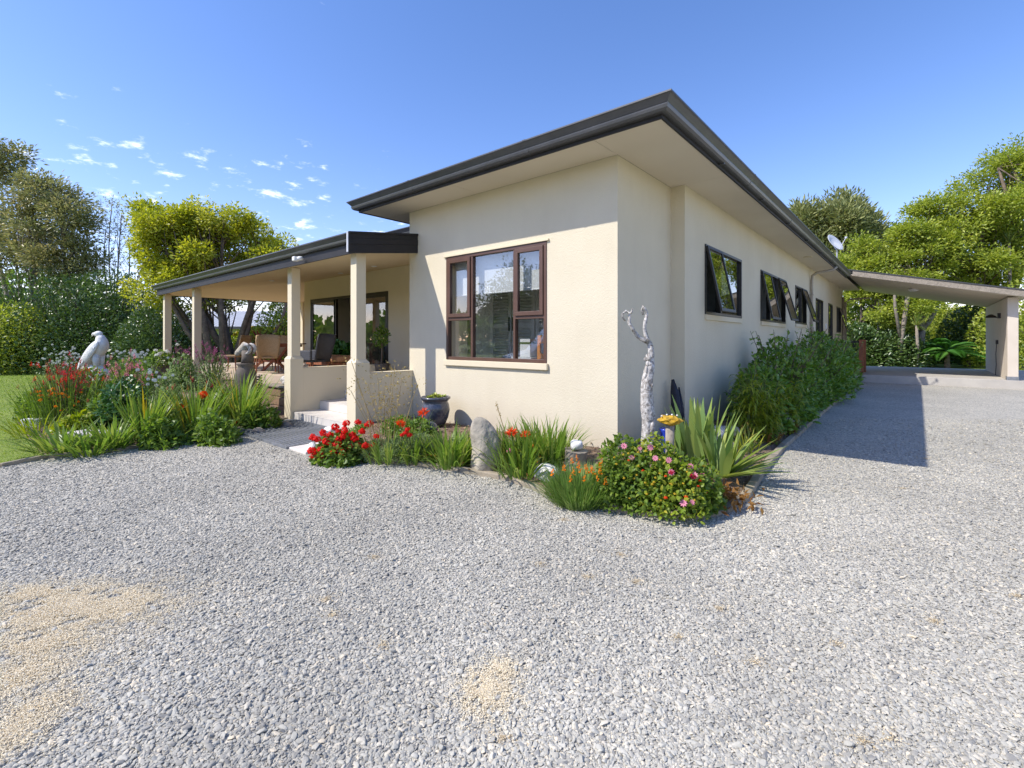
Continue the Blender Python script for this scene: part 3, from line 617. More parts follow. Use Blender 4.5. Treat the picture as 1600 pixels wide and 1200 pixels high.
slab([(XL-.05, -1.22, vz(-1.2)+up), (XR-.01, -1.22, vz(-1.2)+up), (XR-.01, -.004, vz(0)+up), (-4.14, -.004, vz(0)+up), (-4.14, 1.846, vz(1.85)+up), (-11.9, 1.846, vz(1.85)+up)])
slab([(XL-.05, -1.22, vz(-1.2)+up), (-11.9, 1.846, vz(1.85)+up), (-11.9, 9, vz(1.85)+up), (XL-.05, 9, vz(-1.2)+up)])
part('veranda_roof', q, m_roof, house)
VZ = vz(-1.2)
VG = [(.0, VZ+.14), (.05, VZ+.14), (.068, VZ+.16), (.076, VZ+.185), (.071, VZ+.195), (.088, VZ+.22), (.112, VZ+.25), (.126, VZ+.262), (.126, VZ+.28), (.112, VZ+.28), (.0, VZ+.26)]
part('gutter', MB().sweep(VG, [(XL-.02, 9), (XL-.02, -1.22), (XR-.005, -1.22)], 1), m_gutter, house, label='veranda gutter')
part('fascia', MB().sweep([(-.03, VZ-.02), (0, VZ-.02), (0, VZ+.26), (-.03, VZ+.26)], [(XL-.02, 9), (XL-.02, -1.22), (XR, -1.22)], 1), m_fascia, house)
rk = MB()
for z0, z1, o in ((-.03, .11, .03), (.112, .20, .036), (.202, .275, .03), (.277, .31, .045)):
    vs = [(x, y, vz(y)*1+zz) for y in (-1.345, -.004) for x, zz in ((XR, z0), (XR+o, z0), (XR+o, z1), (XR, z1))]
    rk.add(vs, [(0, 1, 2, 3), (7, 6, 5, 4), (0, 4, 5, 1), (1, 5, 6, 2), (2, 6, 7, 3), (3, 7, 4, 0)])
part('barge_board', rk, m_fascia, house, label='dark profiled barge board at the end of the veranda roof')
part('gutter_end', MB().box(XR-.006, XR+.03, -1.362, -1.347, VZ-.03, VZ+.285), m_dish, house)
def column(x0, y0, ped, ztop, zb=0, w=.176):
    c = part('column', MB().box(x0, x0+w, y0, y0+w, zb, ztop), m_smooth, house, bevel=.006)
    if ped:
        e = .042; x1, x2, ya, yb = x0-e, x0+w+e, y0-e, y0+w+e; z1 = 1.21; i = .004
        mb = MB().box(x1, x2, ya, yb, zb, z1)
        mb.add([(x1, ya, z1), (x2, ya, z1), (x2, yb, z1), (x1, yb, z1), (x0-i, y0-i, z1+.055), (x0+w+i, y0-i, z1+.055), (x0+w+i, y0+w+i, z1+.055), (x0-i, y0+w+i, z1+.055)], [(0, 1, 5, 4), (1, 2, 6, 5), (2, 3, 7, 6), (3, 0, 4, 7)])
        part('pedestal', mb, m_smooth, c)
column(-4.248, -1.10, True, vz(-1.1)); column(-6.73, -1.0, True, vz(-1.0)); column(-12.33, -1.06, False, vz(-1.1)); column(-14.93, -1.1, False, vz(-1.1)); column(-14.93, 3.2, False, vz(-1.1)+.02, .5)
part('low_wall', MB().box(-4.2, -4.032, -.885, -.002, 0, 1.03).box(-4.2, -4.028, -.885, -.002, 1.031, 1.045), m_smooth, house, bevel=.006)
part('low_wall', MB().box(-6.70, -6.516, -.784, 1.3, 0, 1.02).box(-6.70, -6.512, -.784, 1.3, 1.021, 1.035), m_smooth, house, bevel=.006)
# entrance steps in pale tile
for k, (y, z) in enumerate(((-.98, .17), (-.44, .34), (.12, .51))):
    st = part('step', MB().box(-6.51, -4.21, y+.008, y+.56 if k < 2 else .9, 0, z-.009), m_grout, house)
    n = 6; w = 2.3/n
    for i in range(n):
        x = -6.51+i*w
        part('tile', MB().box(x+.002, x+w-.002, y-.002, y+.54, z-.008, z), m_tile, st)
        part('tile', MB().box(x+.002, x+w-.002, y, y+.007, z-.165, z-.0095), m_tile, st)
structure('patio', MB().box(-17.5, -6.71, -.05, 14, 0, FL), m_patio, bevel=.01)
structure('patio', MB().box(-6.505, -4.14, .668, 1.84, 0, FL-.005), m_tile)
# sliding doors
sd = part('sliding_door', frame_rect(MB(), 'x', 1.85, *SLD, .07, -.012, .1), m_bronze, house, label='dark framed glass sliding doors')
for a, b, y in ((-11.38, -10.0, .02), (-10.08, -9.96, .02), (-8.55, -7.48, .02)):
    if b-a < .3: part('door_frame', MB().box(a, b, 1.85+y-.02, 1.85+y+.05, FL+.07, 2.76), m_bronze, sd)
    else:
        part('door_frame', frame_rect(MB(), 'x', 1.85, a, b, FL+.07, 2.76, .06, y-.02, y+.03), m_bronze, sd); pane_x(a+.05, b-.05, FL+.12, 2.71, 1.85+y, sd, m_glass)
part('door_handle', MB().box(-9.95, -9.92, 1.81, 1.84, 1.45, 1.75), m_dish, sd)
# security light under the veranda gutter
sl_ = part('sensor_light', MB().lathe([(.02, 0), (.05, .01), (.055, .05), (.03, .07)], 12, (-5.55, -1.31, 3.0)), m_statue, house, smooth=True)
part('lamp_head', MB().box(-5.68, -5.58, -1.40, -1.30, 2.99, 3.07), m_statue, sl_, bevel=.01)
for x, y in ((-6.6, .9), (-8.4, 1.1), (-10.3, .2)): part('downlight', MB().lathe([(.06, -.012), (.07, -.006), (.07, .0)], 16, (x, y, vz(y)-.003)), m_white, house)

# carport
CY0, CY1 = 16.3, 24.0
def cz(x): return 3.99-(x-.95)*.235
structure('carport_slab', MB().box(.25, 6.3, 16.82, 24.6, -.1, .28), m_concrete, bevel=.012)
q = MB()
ps = [(.835, CY0), (5.5, CY0), (5.5, CY1), (.835, CY1)]
q.add([(x, y, cz(x)) for x, y in ps]+[(x, y, cz(x)+.03) for x, y in ps], [(3, 2, 1, 0), (4, 5, 6, 7), (0, 1, 5, 4), (1, 2, 6, 5), (2, 3, 7, 6), (3, 0, 4, 7)])
part('carport_ceiling', q, m_beige, house)
q = MB()
for z0, z1, y0, y1 in ((-.02, .17, CY0-.035, CY0-.003),):
    vs = [(x, y, cz(x)+z) for x in (.99, 5.53) for y, z in ((y0, z0), (y1, z0), (y1, z1), (y0, z1))]; q.add(vs, [(0, 1, 2, 3), (7, 6, 5, 4), (0, 4, 5, 1), (1, 5, 6, 2), (2, 6, 7, 3), (3, 7, 4, 0)])
part('carport_fascia', q, m_greywood, house, label='weathered pale fascia along the carport front')
q = MB(); vs = [(x, y, cz(x)+z) for x in (.83, 5.56) for y, z in ((CY0-.06, .172), (CY1, .172), (CY1, .21), (CY0-.06, .21))]; q.add(vs, [(0, 1, 2, 3), (7, 6, 5, 4), (0, 4, 5, 1), (1, 5, 6, 2), (2, 6, 7, 3), (3, 7, 4, 0)])
part('carport_roof', q, m_roof, house)
part('carport_wall', MB().box(5.06, 5.24, 17.2, 23.6, .285, cz(5.24)-.002), m_beige, house)
part('carport_post', MB().box(5.04, 5.29, 16.86, 17.197, .285, cz(5.29)-.002), m_beige, house, bevel=.01)
part('post_base', MB().box(5.03, 5.30, 16.85, 17.205, .2805, .40), m_grate, house)
cl = part('wall_lamp', MB().box(4.98, 5.06, 18.7, 18.9, 2.36, 2.54), m_bronze, house)
part('lamp_shade', MB().lathe([(.16, 0), (.13, .06), (.04, .12)], 16, (4.82, 18.8, 2.38)), m_bronze, cl)
part('ceiling_light', MB().lathe([(.10, -.09), (.16, -.05), (.17, 0)], 18, (2.7, 19.0, cz(2.7)-.002)), m_white, house)
ho = thing('garden_hose_tap', 'tap with hose hanging on the carport side wall', 'tap', (5.05, 19.4, .285))
part('tap', MB().box(-.06, .015, -.03, .03, 1.15, 1.3), m_bronze, ho); part('hose', MB().tube([(-.03, 0, 1.2), (-.05, .02, .8), (-.04, .05, .4), (-.05, .1, .02)], .012, 6), m_blueglaze, ho)
# timber landing by the side door
ld = thing('timber_landing', 'red brown timber landing with newel post, rails and steps at the side door', 'landing', (.9, 17.6, .28))
part('newel_post', MB().box(.18, .32, -.1, .04, 0, 1.32), m_redwood, ld, bevel=.006); part('newel_post', MB().box(.18, .32, 1.1, 1.24, 0, 1.32), m_redwood, ld, bevel=.006)
part('deck', MB().box(-.65, .17, -.1, 2.4, .42, .46), m_redwood, ld)
for i in range(3): part('tread', MB().box(-.62, .16, -.95+i*.28, -.68+i*.28, .12+i*.14, .155+i*.14), m_redwood, ld)
for i in range(3): part('riser_board', MB().box(-.62, .165, -.90+i*.28, -.88+i*.28, 0+i*.14, .118+i*.14), m_redwood, ld)
part('handrail', MB().box(-.66, .18, -.08, -.03, 1.20, 1.27), m_iron, ld)
for x in (-.6, -.3, .0): part('baluster', MB().box(x, x+.025, -.07, -.045, .46, 1.2), m_iron, ld)
# satellite dish
p = atD(1302, 381, 15.5)
sdsh = thing('satellite_dish', 'pale satellite dish on a bent mast at the roof edge', 'satellite dish', (p.x, p.y, 4.25))
dz = p.z-4.25
part('mast', MB().tube([(.1, 0, -.1), (.1, 0, .25), (.04, .02, dz-.12), (.0, .02, dz)], .022, 8), m_dish, sdsh, smooth=True)
db = MB(); k = [(.0, .0), (.12, .01), (.22, .035), (.31, .075), (.315, .08), (.30, .085), (.2, .045), (.0, .02)]
db.lathe(k, 28); q = Vector((.80, -.35, .50)).to_track_quat('Z', 'Y').to_matrix().to_4x4(); q.translation = (0, 0, dz); db.v = [tuple(q @ Vector(v)) for v in db.v]
part('reflector', db, m_dish, sdsh, smooth=True)
arm = q @ Vector((0, -.28, .05)); fe = q @ Vector((0, -.08, .40)); part('feed_arm', MB().tube([arm, fe], .012, 6).lathe([(.03, -.03), (.035, .03)], 10, fe), m_dish, sdsh)

# seen through the front window
cab = thing('louvred_wardrobe', 'white louvred wardrobe doors seen through the front window', 'wardrobe', (-2.45, 1.34, FL))
for i, x in enumerate((-.9, -.36, .18, .72)):
    dd = part('door', frame_rect(MB(), 'x', 0, x, x+.52, .05, 2.35, .07, -.05, 0).box(x+.07, x+.45, -.04, -.01, 1.1, 1.18), m_white, cab)
    sb = MB()
    for z in np.arange(.14, 2.24, .055):
        if 1.07 < z < 1.19: continue
        M = Matrix.Translation((x+.26, -.025, z)) @ Matrix.Rotation(R(35), 4, 'X'); sb.obox(M, .38, .05, .008)
    part('louvres', sb, m_white, dd, kind='stuff')
    part('door_handle', MB().box(x+(.47 if i % 2 == 0 else .03), x+(.49 if i % 2 == 0 else .05), -.08, -.05, 1.05, 1.3), m_iron, dd)
bl = tag(part('roller_blind', MB().box(-3.10, -1.12, .16, .166, 2.32, 2.93).tube([(-3.10, .163, 2.32), (-1.12, .163, 2.32)], .012, 8), m_white, None), 'white roller blind drawn a third of the way down inside the front window', 'blind')
ch = thing('orange_chair', 'orange wooden chair behind the front window', 'chair', (-1.25, .62, FL))
part('backrest', MB().box(-.3, .25, -.22, -.19, .83, .95).box(-.3, .25, -.22, -.19, .6, .68), m_orange, ch, bevel=.006)
for x in (-.3, .2): part('leg', MB().box(x, x+.05, -.225, -.185, 0, .83), m_orange, ch); part('leg', MB().box(x, x+.05, .2, .24, 0, .44), m_orange, ch)
part('seat', MB().box(-.3, .25, -.18, .25, .44, .48), m_orange, ch, bevel=.006)
bx = thing('storage_box', 'white box with a green edge beside the orange chair indoors', 'box', (-1.83, .55, FL+.62))
part('box_body', MB().box(-.1, .1, -.1, .1, .0, .28), m_white, bx); part('green_trim', MB().box(-.105, .105, -.105, .105, .2, .23), m_stem, bx)
tb = thing('side_table', 'small white table holding the storage box indoors', 'table', (-1.83, .55, FL)); part('tabletop', MB().box(-.2, .2, -.2, .2, .58, .615), m_white, tb)
for x in (-.18, .15):
    for y in (-.18, .15): part('leg', MB().box(x, x+.03, y, y+.03, 0, .58), m_white, tb)
# seen through the sliding doors
ck = thing('wall_wheel', 'round dark slatted wheel hung on the inside wall of the veranda room', 'wall ornament', (-12.6+2.9, 7.9, 2.45))
mb = MB(); mb.v, mb.f = [], []
ring = [(math.cos(t)*.62, 0, math.sin(t)*.62) for t in np.linspace(0, 2*PI, 33)]; part('rim', MB().tube(ring, .035, 6), m_white, ck, smooth=True)
for i in range(5): part('slat', MB().bar((-.5+.1*i, 0, -.35+.17*i), (.45-.02*i, 0, -.1+.12*i), .05, .02), m_statue, ck)
ac = thing('dark_armchair', 'dark high backed armchair inside the sliding doors', 'armchair', (-10.1, 4.2, FL), .4)
part('seat', MB().box(-.35, .35, -.35, .35, .15, .48), m_blueglaze, ac, bevel=.05); part('backrest', MB().box(-.36, .36, .25, .42, .45, 1.2), m_blueglaze, ac, bevel=.07)
for x in (-.42, .34): part('armrest', MB().box(x, x+.09, -.33, .3, .1, .68), m_blueglaze, ac, bevel=.03)

# ------------------------------------------------------------------ edging, doorstep, grate
def at(px, py):
    z = 0.
    for _ in range(6): p = G(px, py, z); z = sz(p.x, p.y)
    p.z = z; return p
def edging(label, line, m, h=.09, w=.085):
    t = thing('bed_edging', label, 'garden edging', (*line[0], 0))
    for a, b in zip(line[:-1], line[1:]):
        a = Vector((*a, 0)); b = Vector((*b, 0)); d = (b-a); n = max(1, round(d.length/.9))
        for i in range(n):
            p = a+d*(i/n)+d.normalized()*.006; q = a+d*((i+1)/n)-d.normalized()*.006; z = h/2-.02+rng.normal(0, .006)
            mb = MB().bar((p.x-line[0][0], p.y-line[0][1], z), (q.x-line[0][0], q.y-line[0][1], z+rng.normal(0, .006)), h, w); part('edging_block', mb, m, t, bevel=.012)
m_edge = mat('mossy_concrete_edging', (.36, .30, .22), (.24, .21, .15), .9, 5, bump=.008, bscale=25, rand=.12)
edging('low mossy concrete edging curving round the bed in front of the house corner', RE, m_edge)
edging('low worn edging along the left flower bed and the lawn', LE[2:], m_edge, .07)
edging('thin edging strip between lawn and gravel at far left', [tuple(p[:2]) for p in g_edge[:3]], m_edge, .06)
gt = thing('entrance_grate', 'dark galvanised grate set in the gravel before the entrance steps', 'grate', (-5.27, -1.6, 0))
part('pit', MB().box(-1.13, 1.13, -.57, .57, .009, .014), m_dark, gt)
part('frame', MB().box(-1.17, 1.17, -.61, -.57, 0, .045).box(-1.17, 1.17, .57, .61, 0, .045).box(-1.17, -1.13, -.57, .57, 0, .045).box(1.13, 1.17, -.57, .57, 0, .045), m_grate, gt)
bme = MB().box(-1.13, 1.13, -.013, .013, .014, .042).mesh('bar'); bme.materials.append(m_grate)
for i in range(16): o = link('bar', bme, m_grate, gt); o.location = (0, -.53+i*.0707, 0)
cr = MB()
for i in range(7): cr.box(-1.0+i*.33, -.99+i*.33, -.57, .57, .020, .030)
part('cross_rod', cr, m_grate, gt)
st = tag(part('doorstep_slab', MB().box(-4.08, -3.58, -2.18, -1.14, 0, .04), m_tile, None, bevel=.01), 'pale cream slab beside the grate at the foot of the entrance', 'paving slab')
st2 = tag(part('paving_strip', MB().box(-6.6, -6.46, -2.2, -1.02, 0, .035), m_concrete, None, bevel=.008), 'narrow pale kerb strip on the left side of the grate', 'kerb')

# ------------------------------------------------------------------ plants
def stuffmesh(name, gs, m, root):
    V, F, T = merge(gs); o = link(name, np_mesh(name, V, F, np.clip(T, 0, 1), m), m, root); o['kind'] = 'stuff'; return o
def straps(root, n, L, Wd, m, r=.1, lean=(.05, .8), droop=(.2, 1.4), parts=False, az=None, c=(0, 0), name='leaves', k=6):
    a = rng.uniform(0, 2*PI, n) if az is None else az[0]+rng.normal(0, az[1], n)
    rr = r*np.sqrt(rng.random(n)); b = np.stack([c[0]+rr*np.cos(a), c[1]+rr*np.sin(a), np.zeros(n)], 1)
    ln = rng.uniform(*lean, n); dr = rng.uniform(*droop, n); LL = L*rng.uniform(.6, 1.08, n); T = np.clip(rng.normal(.45, .25, n), 0, 1)
    WW = Wd*rng.uniform(.7, 1.2, n)
    if not parts: return stuffmesh(name, [strap_geo(b, a, LL, WW, ln, dr, T, k)], m, root)
    for i in range(n):
        V, F, t = strap_geo(b[i:i+1]*0, a[i:i+1], LL[i:i+1], WW[i:i+1], ln[i:i+1], dr[i:i+1], T[i:i+1], k)
        o = link('leaf', np_mesh('leaf', V, F, t, m), m, root); o.location = b[i]
def bush(root, rx, ry, rz, n, L, Wd, m, oval=False, z0=.0, lumps=9, name='foliage', up=.5, c=(0, 0, 0), full=False, seed=None):
    """mound of leaves: lumpy dome, leaves facing out, thinner inside"""
    lc = rdir(lumps); lc[:, 2] = np.abs(lc[:, 2]) if not full else lc[:, 2]
    d = rdir(n);
    if not full: d[:, 2] = np.abs(d[:, 2])
    dot = np.max(d@lc.T, 1); bump = .78+.3*np.clip((dot-.55)/.45, 0, 1)
    rad = bump*(1-.45*rng.random(n)**1.8)
    P = d*rad[:, None]*np.array([rx, ry, rz])+np.array([c[0], c[1], c[2]+z0])
    ax = unit(d*np.array([1, 1, .6])+rdir(n)*.8+np.array([0, 0, up*.5])); nr = unit(d+rdir(n)*.6+np.array([0, 0, up]))
    T = rng.normal(.42, .22, n)+.12*(dot-.8)
    return stuffmesh(name, [leaf_geo(P, ax, nr, L*rng.uniform(.6, 1.25, n), Wd*rng.uniform(.7, 1.2, n), T, oval)], m, root)
HEADS = {}
def head_mesh(kind, m):
    key = (kind, m.name)
    if key in HEADS: return HEADS[key]
    r2 = np.random.default_rng(3)
    if kind in ('ball', 'spider'):
        n = 60 if kind == 'ball' else 40; d = unit(r2.normal(size=(n, 3))); d[:, 2] = d[:, 2]*.6+.15
        if kind == 'ball': V, F, T = leaf_geo(d*r2.uniform(.45, .95, (n, 1)), unit(np.cross(d, r2.normal(size=(n, 3)))), d+r2.normal(0, .3, (n, 3)), .48, .42, r2.random(n), True, .1)
        else: V, F, T = leaf_geo(d*.2, d, r2.normal(size=(n, 3)), .95, .26, r2.random(n), False, .1)
    elif kind == 'daisy':
        n = 9; a = np.arange(n)/n*2*PI; d = np.stack([np.cos(a), np.sin(a), np.full(n, .15)], 1)
        V, F, T = leaf_geo(d*.15, d, np.tile([0, 0, 1.], (n, 1)), .85, .42, np.full(n, .3), True, .1)
        V2, F2, T2 = leaf_geo(np.zeros((6, 3))+[0, 0, .1], unit(np.stack([np.cos(a[:6]*1.5), np.sin(a[:6]*1.5), np.full(6, .5)], 1)), np.tile([0, 0, 1.], (6, 1)), .28, .25, np.full(6, .9), False, 0)
        V, F, T = merge([(V, F, T), (V2, F2, T2)])
    elif kind == 'spike':
        n = 34; t = r2.random(n); a = r2.uniform(0, 6.3, n); d = np.stack([np.cos(a), np.sin(a), np.full(n, .35)], 1)
        P = np.stack([np.cos(a)*.1, np.sin(a)*.1, t*2.4-.8], 1); V, F, T = leaf_geo(P, d, np.tile([0, 0, 1.], (n, 1)), .62*(1.15-.8*t), .42*(1.15-.8*t), r2.random(n), False, .1)
    me = np_mesh('flower', V, F, T, m); HEADS[key] = me; return me
def blooms(root, pts, kind, size, m, upright=False, facecam=.5, name='flower'):
    """every bloom one part; pts in world space"""
    me = head_mesh(kind, m); rl = root.matrix_basis.inverted()
    for p in pts:
        o = link(name, me, m, root); q = rl @ Vector(p); o.location = q; s = size*random.uniform(.78, 1.15); o.scale = (s, s, s)
        if kind == 'daisy':
            dv = Vector((CAM[0]-p[0], CAM[1]-p[1], 1.2))+Vector((random.uniform(-1, 1), random.uniform(-1, 1), random.uniform(-.3, .6)))*1.5
            o.rotation_euler = dv.to_track_quat('Z', 'Y').to_euler()
        else: o.rotation_euler = (random.uniform(-.25, .25), random.uniform(-.25, .25), random.uniform(0, 6.3))
def stalks(root, pts, m=None, r=.004, bend=.1, name='stalk'):
    """thin stems from the foot of the plant to each world point"""
    rl = root.matrix_basis.inverted(); mb = MB()
    for p in pts:
        q = rl @ Vector(p); f = Vector((q.x*.35+random.uniform(-.05, .05), q.y*.35+random.uniform(-.05, .05), 0)); mid = (f+q)/2+Vector((-q.x, -q.y, 0))*bend
        mb.tube([f, mid, q], [r*1.2, r, r*.8], 4)
    o = part(name, mb, m or m_stem, root, kind='stuff', fix=False); return o
def P(name, label, cat, px, py, group=None): 
    p = at(px, py); t = thing(name, label, cat, p, 0, group); return t, p, depth(p)/FPX
def pts(lst, d, fall=.0, ymid=690): return [atD(x, y, d+fall*(ymid-y)) for x, y in lst]
def surf(root, ells, lst, f=1.0):
    """points where the views through photograph pixels meet the front of a mound (ells: cx, cy, cz, rx, ry, rz about the plant)"""
    o = np.array(root.location); out = []
    for x, y in lst:
        d = ray(x, y); best = None
        for e in ells:
            c = o+np.array(e[:3]); q = np.array(e[3:])*f; a = (CAM-c)/q; b = d/q; A = b@b; B = a@b; K = a@a-1; D = B*B-A*K
            if D > 0:
                t = (-B-math.sqrt(D))/A
                if (CAM+d*t)[2] > o[2] and (best is None or t < best): best = t
        if best: out.append(Vector(CAM+d*best))
    return out
Z4 = lambda l: [(420+.3*x, 540+.3*y) for x, y in l]
Z8 = lambda l: [(840+.25*x, 620+.25*y) for x, y in l]
Z6 = lambda l: [(820+.3167*x, 440+.3167*y) for x, y in l]
ZB = lambda l: [(.275*x, 460+.275*y) for x, y in l]

# --- bed in front of the house, from the doorstep to the corner
t, p, k = P('geranium', 'red geranium in full bloom beside the grate at the left end of the front bed', 'geranium', 535, 716)
bush(t, 52*k, .32, 42*k, 1200, .065, .06, l_mid, True)
blooms(t, pts(Z4([(225,550),(250,490),(285,555),(300,500),(320,465),(345,425),(335,555),(355,515),(385,555),(385,465),(405,405),(395,440),(420,525),(435,465),(445,485),(465,400),(485,445),(520,410),(505,522),(365,490),(275,545),(345,520)]), p and depth(p)-.16, .0035), 'ball', .06, f_red); blooms(t, [atD(rng.uniform(486, 590), rng.uniform(672, 716), depth(p)-.14+.0035*rng.uniform(-20, 20)) for _ in range(26)], 'ball', .042, f_red)
t, p, k = P('seeding_weed', 'tall weedy plant with straw seed heads and bare stalks before the low wall', 'plant', 607, 696)
sp = pts([(549,564),(556,592),(548,610),(590,590),(612,585),(617,570),(628,592),(640,640),(575,600),(652,600),(560,625),(600,605)], depth(p)-.02); stalks(t, sp, m_dry, .0045, .12)
c = np.array([list(v) for v in pts([(rng.normal(605, 17), rng.normal(628, 20)) for _ in range(330)]+[(x+rng.normal(0, 4), y+rng.normal(0, 5)) for x, y in ((549,564),(556,592),(548,610),(590,590),(612,585),(617,570),(628,592),(652,600)) for _ in range(16)], depth(p))])-np.array(p)
c[:, 1] += rng.normal(0, .1, len(c)); stuffmesh('seed_heads', [leaf_geo(c, rdir(len(c), .4), rdir(len(c)), .034, .018, rng.random(len(c)))], f_straw, t)
straps(t, 150, .42, .018, l_strap, .28)
for i, (x, y, w, h) in enumerate(((590, 716, 24, 26), (622, 718, 22, 30), (655, 717, 24, 36))):
    t, p, k = P('cotton_lavender', ['small grey green mound plant next to the red geranium', 'middle grey green mound plant between the geranium and the blue pot', 'tallest grey green mound plant in front of the blue pot'][i], 'shrub', x, y, 'grey green mounds along the front edging')
    bush(t, w*k, .24, h*k, 2600, .05, .011, l_grey, up=1.2, lumps=14)
t, p, k = P('scarlet_pincushion', 'strappy plant with orange red pincushion heads left of the blue pot', 'flower', 648, 699)
straps(t, 90, .42, .022, l_mid, .16); fl = pts([(662,645),(626,662)], depth(p)-.08); blooms(t, fl, 'spider', .075, f_orange); f2 = pts([(637,671),(628,680),(640,680),(634,676)], depth(p)-.1); blooms(t, f2, 'ball', .038, f_red); stalks(t, fl+f2, m_stem, .006)
for x, y, lb in ((566, 690, 'low leafy plant behind the red geranium'), (640, 688, 'low leafy plant left of the glazed ball'), (618, 676, 'low leafy plant at the foot of the low veranda wall'), (575, 674, 'low leafy plant against the veranda column behind the geranium'), (598, 666, 'low leafy plant in the middle of the low veranda wall foot'), (632, 664, 'low leafy plant against the low veranda wall near the house'), (652, 678, 'low leafy plant just left of the blue grey pot')):
    t, p, k = P('ground_cover', lb, 'plant', x, y); bush(t, .3, .22, .22, 700, .06, .03, l_mid, True, lumps=6); straps(t, 30, .35, .012, l_strap, .2)
pot = thing('glazed_pot', 'round blue grey glazed pot with a rolled rim against the front wall', 'pot', (-2.93, -.42, .25))
part('pot_body', MB().lathe([(.12, 0), (.15, .01), (.20, .12), (.225, .24), (.21, .33), (.19, .37), (.215, .40), (.235, .42), (.235, .44), (.215, .45), (.19, .43), (.18, .40)], 28), m_blueglaze, pot, smooth=True)
part('potting_soil', MB().lathe([(.01, .40), (.185, .40)], 16), m_soil, pot)
su = thing('succulent', 'pale green succulents filling the blue grey pot', 'succulent', (-2.93, -.42, .645))
for i in range(16):
    a = random.uniform(0, 6.3); r = .17*math.sqrt(random.random()); n = 16; an = rng.uniform(0, 6.3, n); d = np.stack([np.cos(an), np.sin(an), rng.uniform(.3, 1.6, n)], 1)
    V, F, T = leaf_geo(np.zeros((n, 3)), d, np.tile([0, 0, 1.], (n, 1))+rdir(n)*.2, .06, .026, rng.random(n), True, -.1); o = link('rosette', np_mesh('rosette', V, F, T, l_succ), l_succ, su); o.location = (r*math.cos(a), r*math.sin(a), .02+.035*random.random())
gb = tag(part('glazed_ball', MB().blob((0, 0, 0), (.105, .105, .1), 3, 0), m_blueglaze, None, smooth=True), 'shiny grey glazed ball lying below the blue pot', 'garden ball'); gb.location = atD(673, 669, 6.95)
pq = at(592, 700)
for x, y, r, lb in ((596, 690, .11, 'white quartz rock behind the grey green mounds'), (487, 706, .10, 'pale rock at the foot of the geranium by the slab'), (513, 676, .075, 'small round cactus like stone behind the geranium'), (853, 744, .13, 'white crystalline rock left of the orange flowered clump')):
    p = at(x, y); o = tag(part('rock', MB().blob((0, 0, .04), (r*1.2, r*.8, r), 3, .25, int(x)), m_quartz, None), lb, 'rock'); o.location = p
t, p, k = P('agapanthus', 'green strappy clump between the blue pot and the standing stone', 'plant', 702, 703)
straps(t, 190, .52, .026, l_strap, .26, (.05, .9), (.3, 1.5))
t, p, k = P('pincushion_lily', 'strappy clump with two orange red round heads right of the standing stone', 'flower', 814, 716)
straps(t, 200, .62, .024, l_strap, .3, (.05, .9), (.2, 1.3)); fl = pts([(799,676),(821,679)], depth(p)-.06); blooms(t, fl, 'spider', .078, f_orange); stalks(t, fl, m_stem, .007); blooms(t, pts([(796,705)], depth(p)-.25), 'ball', .035, f_pink)
sh = pts([(776,632),(778,640),(781,648)], depth(p)+.2); stalks(t, sh[:1], m_dry, .006); blooms(t, sh, 'spike', .03, f_straw)
t, p, k = P('agapanthus', 'strappy clump at the wall left of the grey stump', 'plant', 862, 716); straps(t, 130, .58, .022, l_strap, .24, (.02, .7), (.1, 1.1))
ss = thing('standing_stone', 'tall pale upright boulder standing at the edge of the front bed', 'boulder', at(757, 735))
mb = MB(); prof = [(.15, 0), (.18, .06), (.185, .16), (.18, .28), (.17, .40), (.15, .50), (.115, .58), (.07, .635), (.025, .655)]; mb.lathe(prof, 22)
vv = []
for x, y, z in mb.v:
    a = math.atan2(y, x); w = 1+.10*math.sin(3*a+z*4)+.06*math.sin(5*a-z*9)+.04*math.sin(8*a+z*15); vv.append((x*w-.04*z*z*2+.03*math.sin(z*7), y*w*.72, z-.02))
mb.v = [tuple(Matrix.Rotation(math.atan2(RGT[1], RGT[0]), 3, 'Z') @ Vector(v)) for v in vv]; part('boulder_body', mb, m_stone, ss, smooth=True, sub=1)
t, p, k = P('orange_bulbine', 'loose trailing plant with orange flowers along the edging right of the stone', 'flower', 828, 744)
straps(t, 70, .2, .008, l_bulb, .22, (.3, 1.2)); bl_ = pts([(833,697),(845,712),(839,722),(835,730),(840,741),(806,733),(826,742),(790,732),(848,724),(843,718)], depth(p)); blooms(t, bl_, 'spike', .022, f_bulb); stalks(t, bl_, m_stem, .004)
n = 160; c = np.stack([rng.normal(-.35, .35, n), rng.normal(.02, .1, n), rng.random(n)*.06], 1); stuffmesh('dead_leaves', [leaf_geo(c, rdir(n), rdir(n, 1.5), .06, .02, rng.random(n))], l_brown, t)
sm = thing('tree_stump', 'cut grey stump standing at the wall behind the orange flowers', 'stump', at(890, 727)); sm.location.y += .12
part('stump_body', MB().tube([(0, 0, -.02), (0, 0, .1), (.01, 0, .21)], [.14, .12, .135], 14, 1, .06), m_greywood, sm); 
p = sm.location+Vector((.03, -.02, .27)); o = tag(part('stone', MB().blob((0, 0, 0), (.075, .06, .065), 3, .22, 8), m_quartz, None), 'white stone sitting on top of the grey stump', 'stone'); o.location = p
t, p, k = P('dry_lily', 'spindly brown stalk with orange tips against the wall near the corner', 'plant', 938, 722)
bl_ = pts([(931,677),(928,688),(925,684),(934,700),(950,694),(948,706),(918,708)], depth(p)); stalks(t, bl_, m_dry, .006, .02); blooms(t, bl_, 'spike', .02, f_bulb); straps(t, 30, .25, .014, l_brown, .15, (.4, 1.3))
t, p, k = P('bulbine_clump', 'dense fine leaved clump dotted with orange flowers at the edging', 'flower', 905, 786)
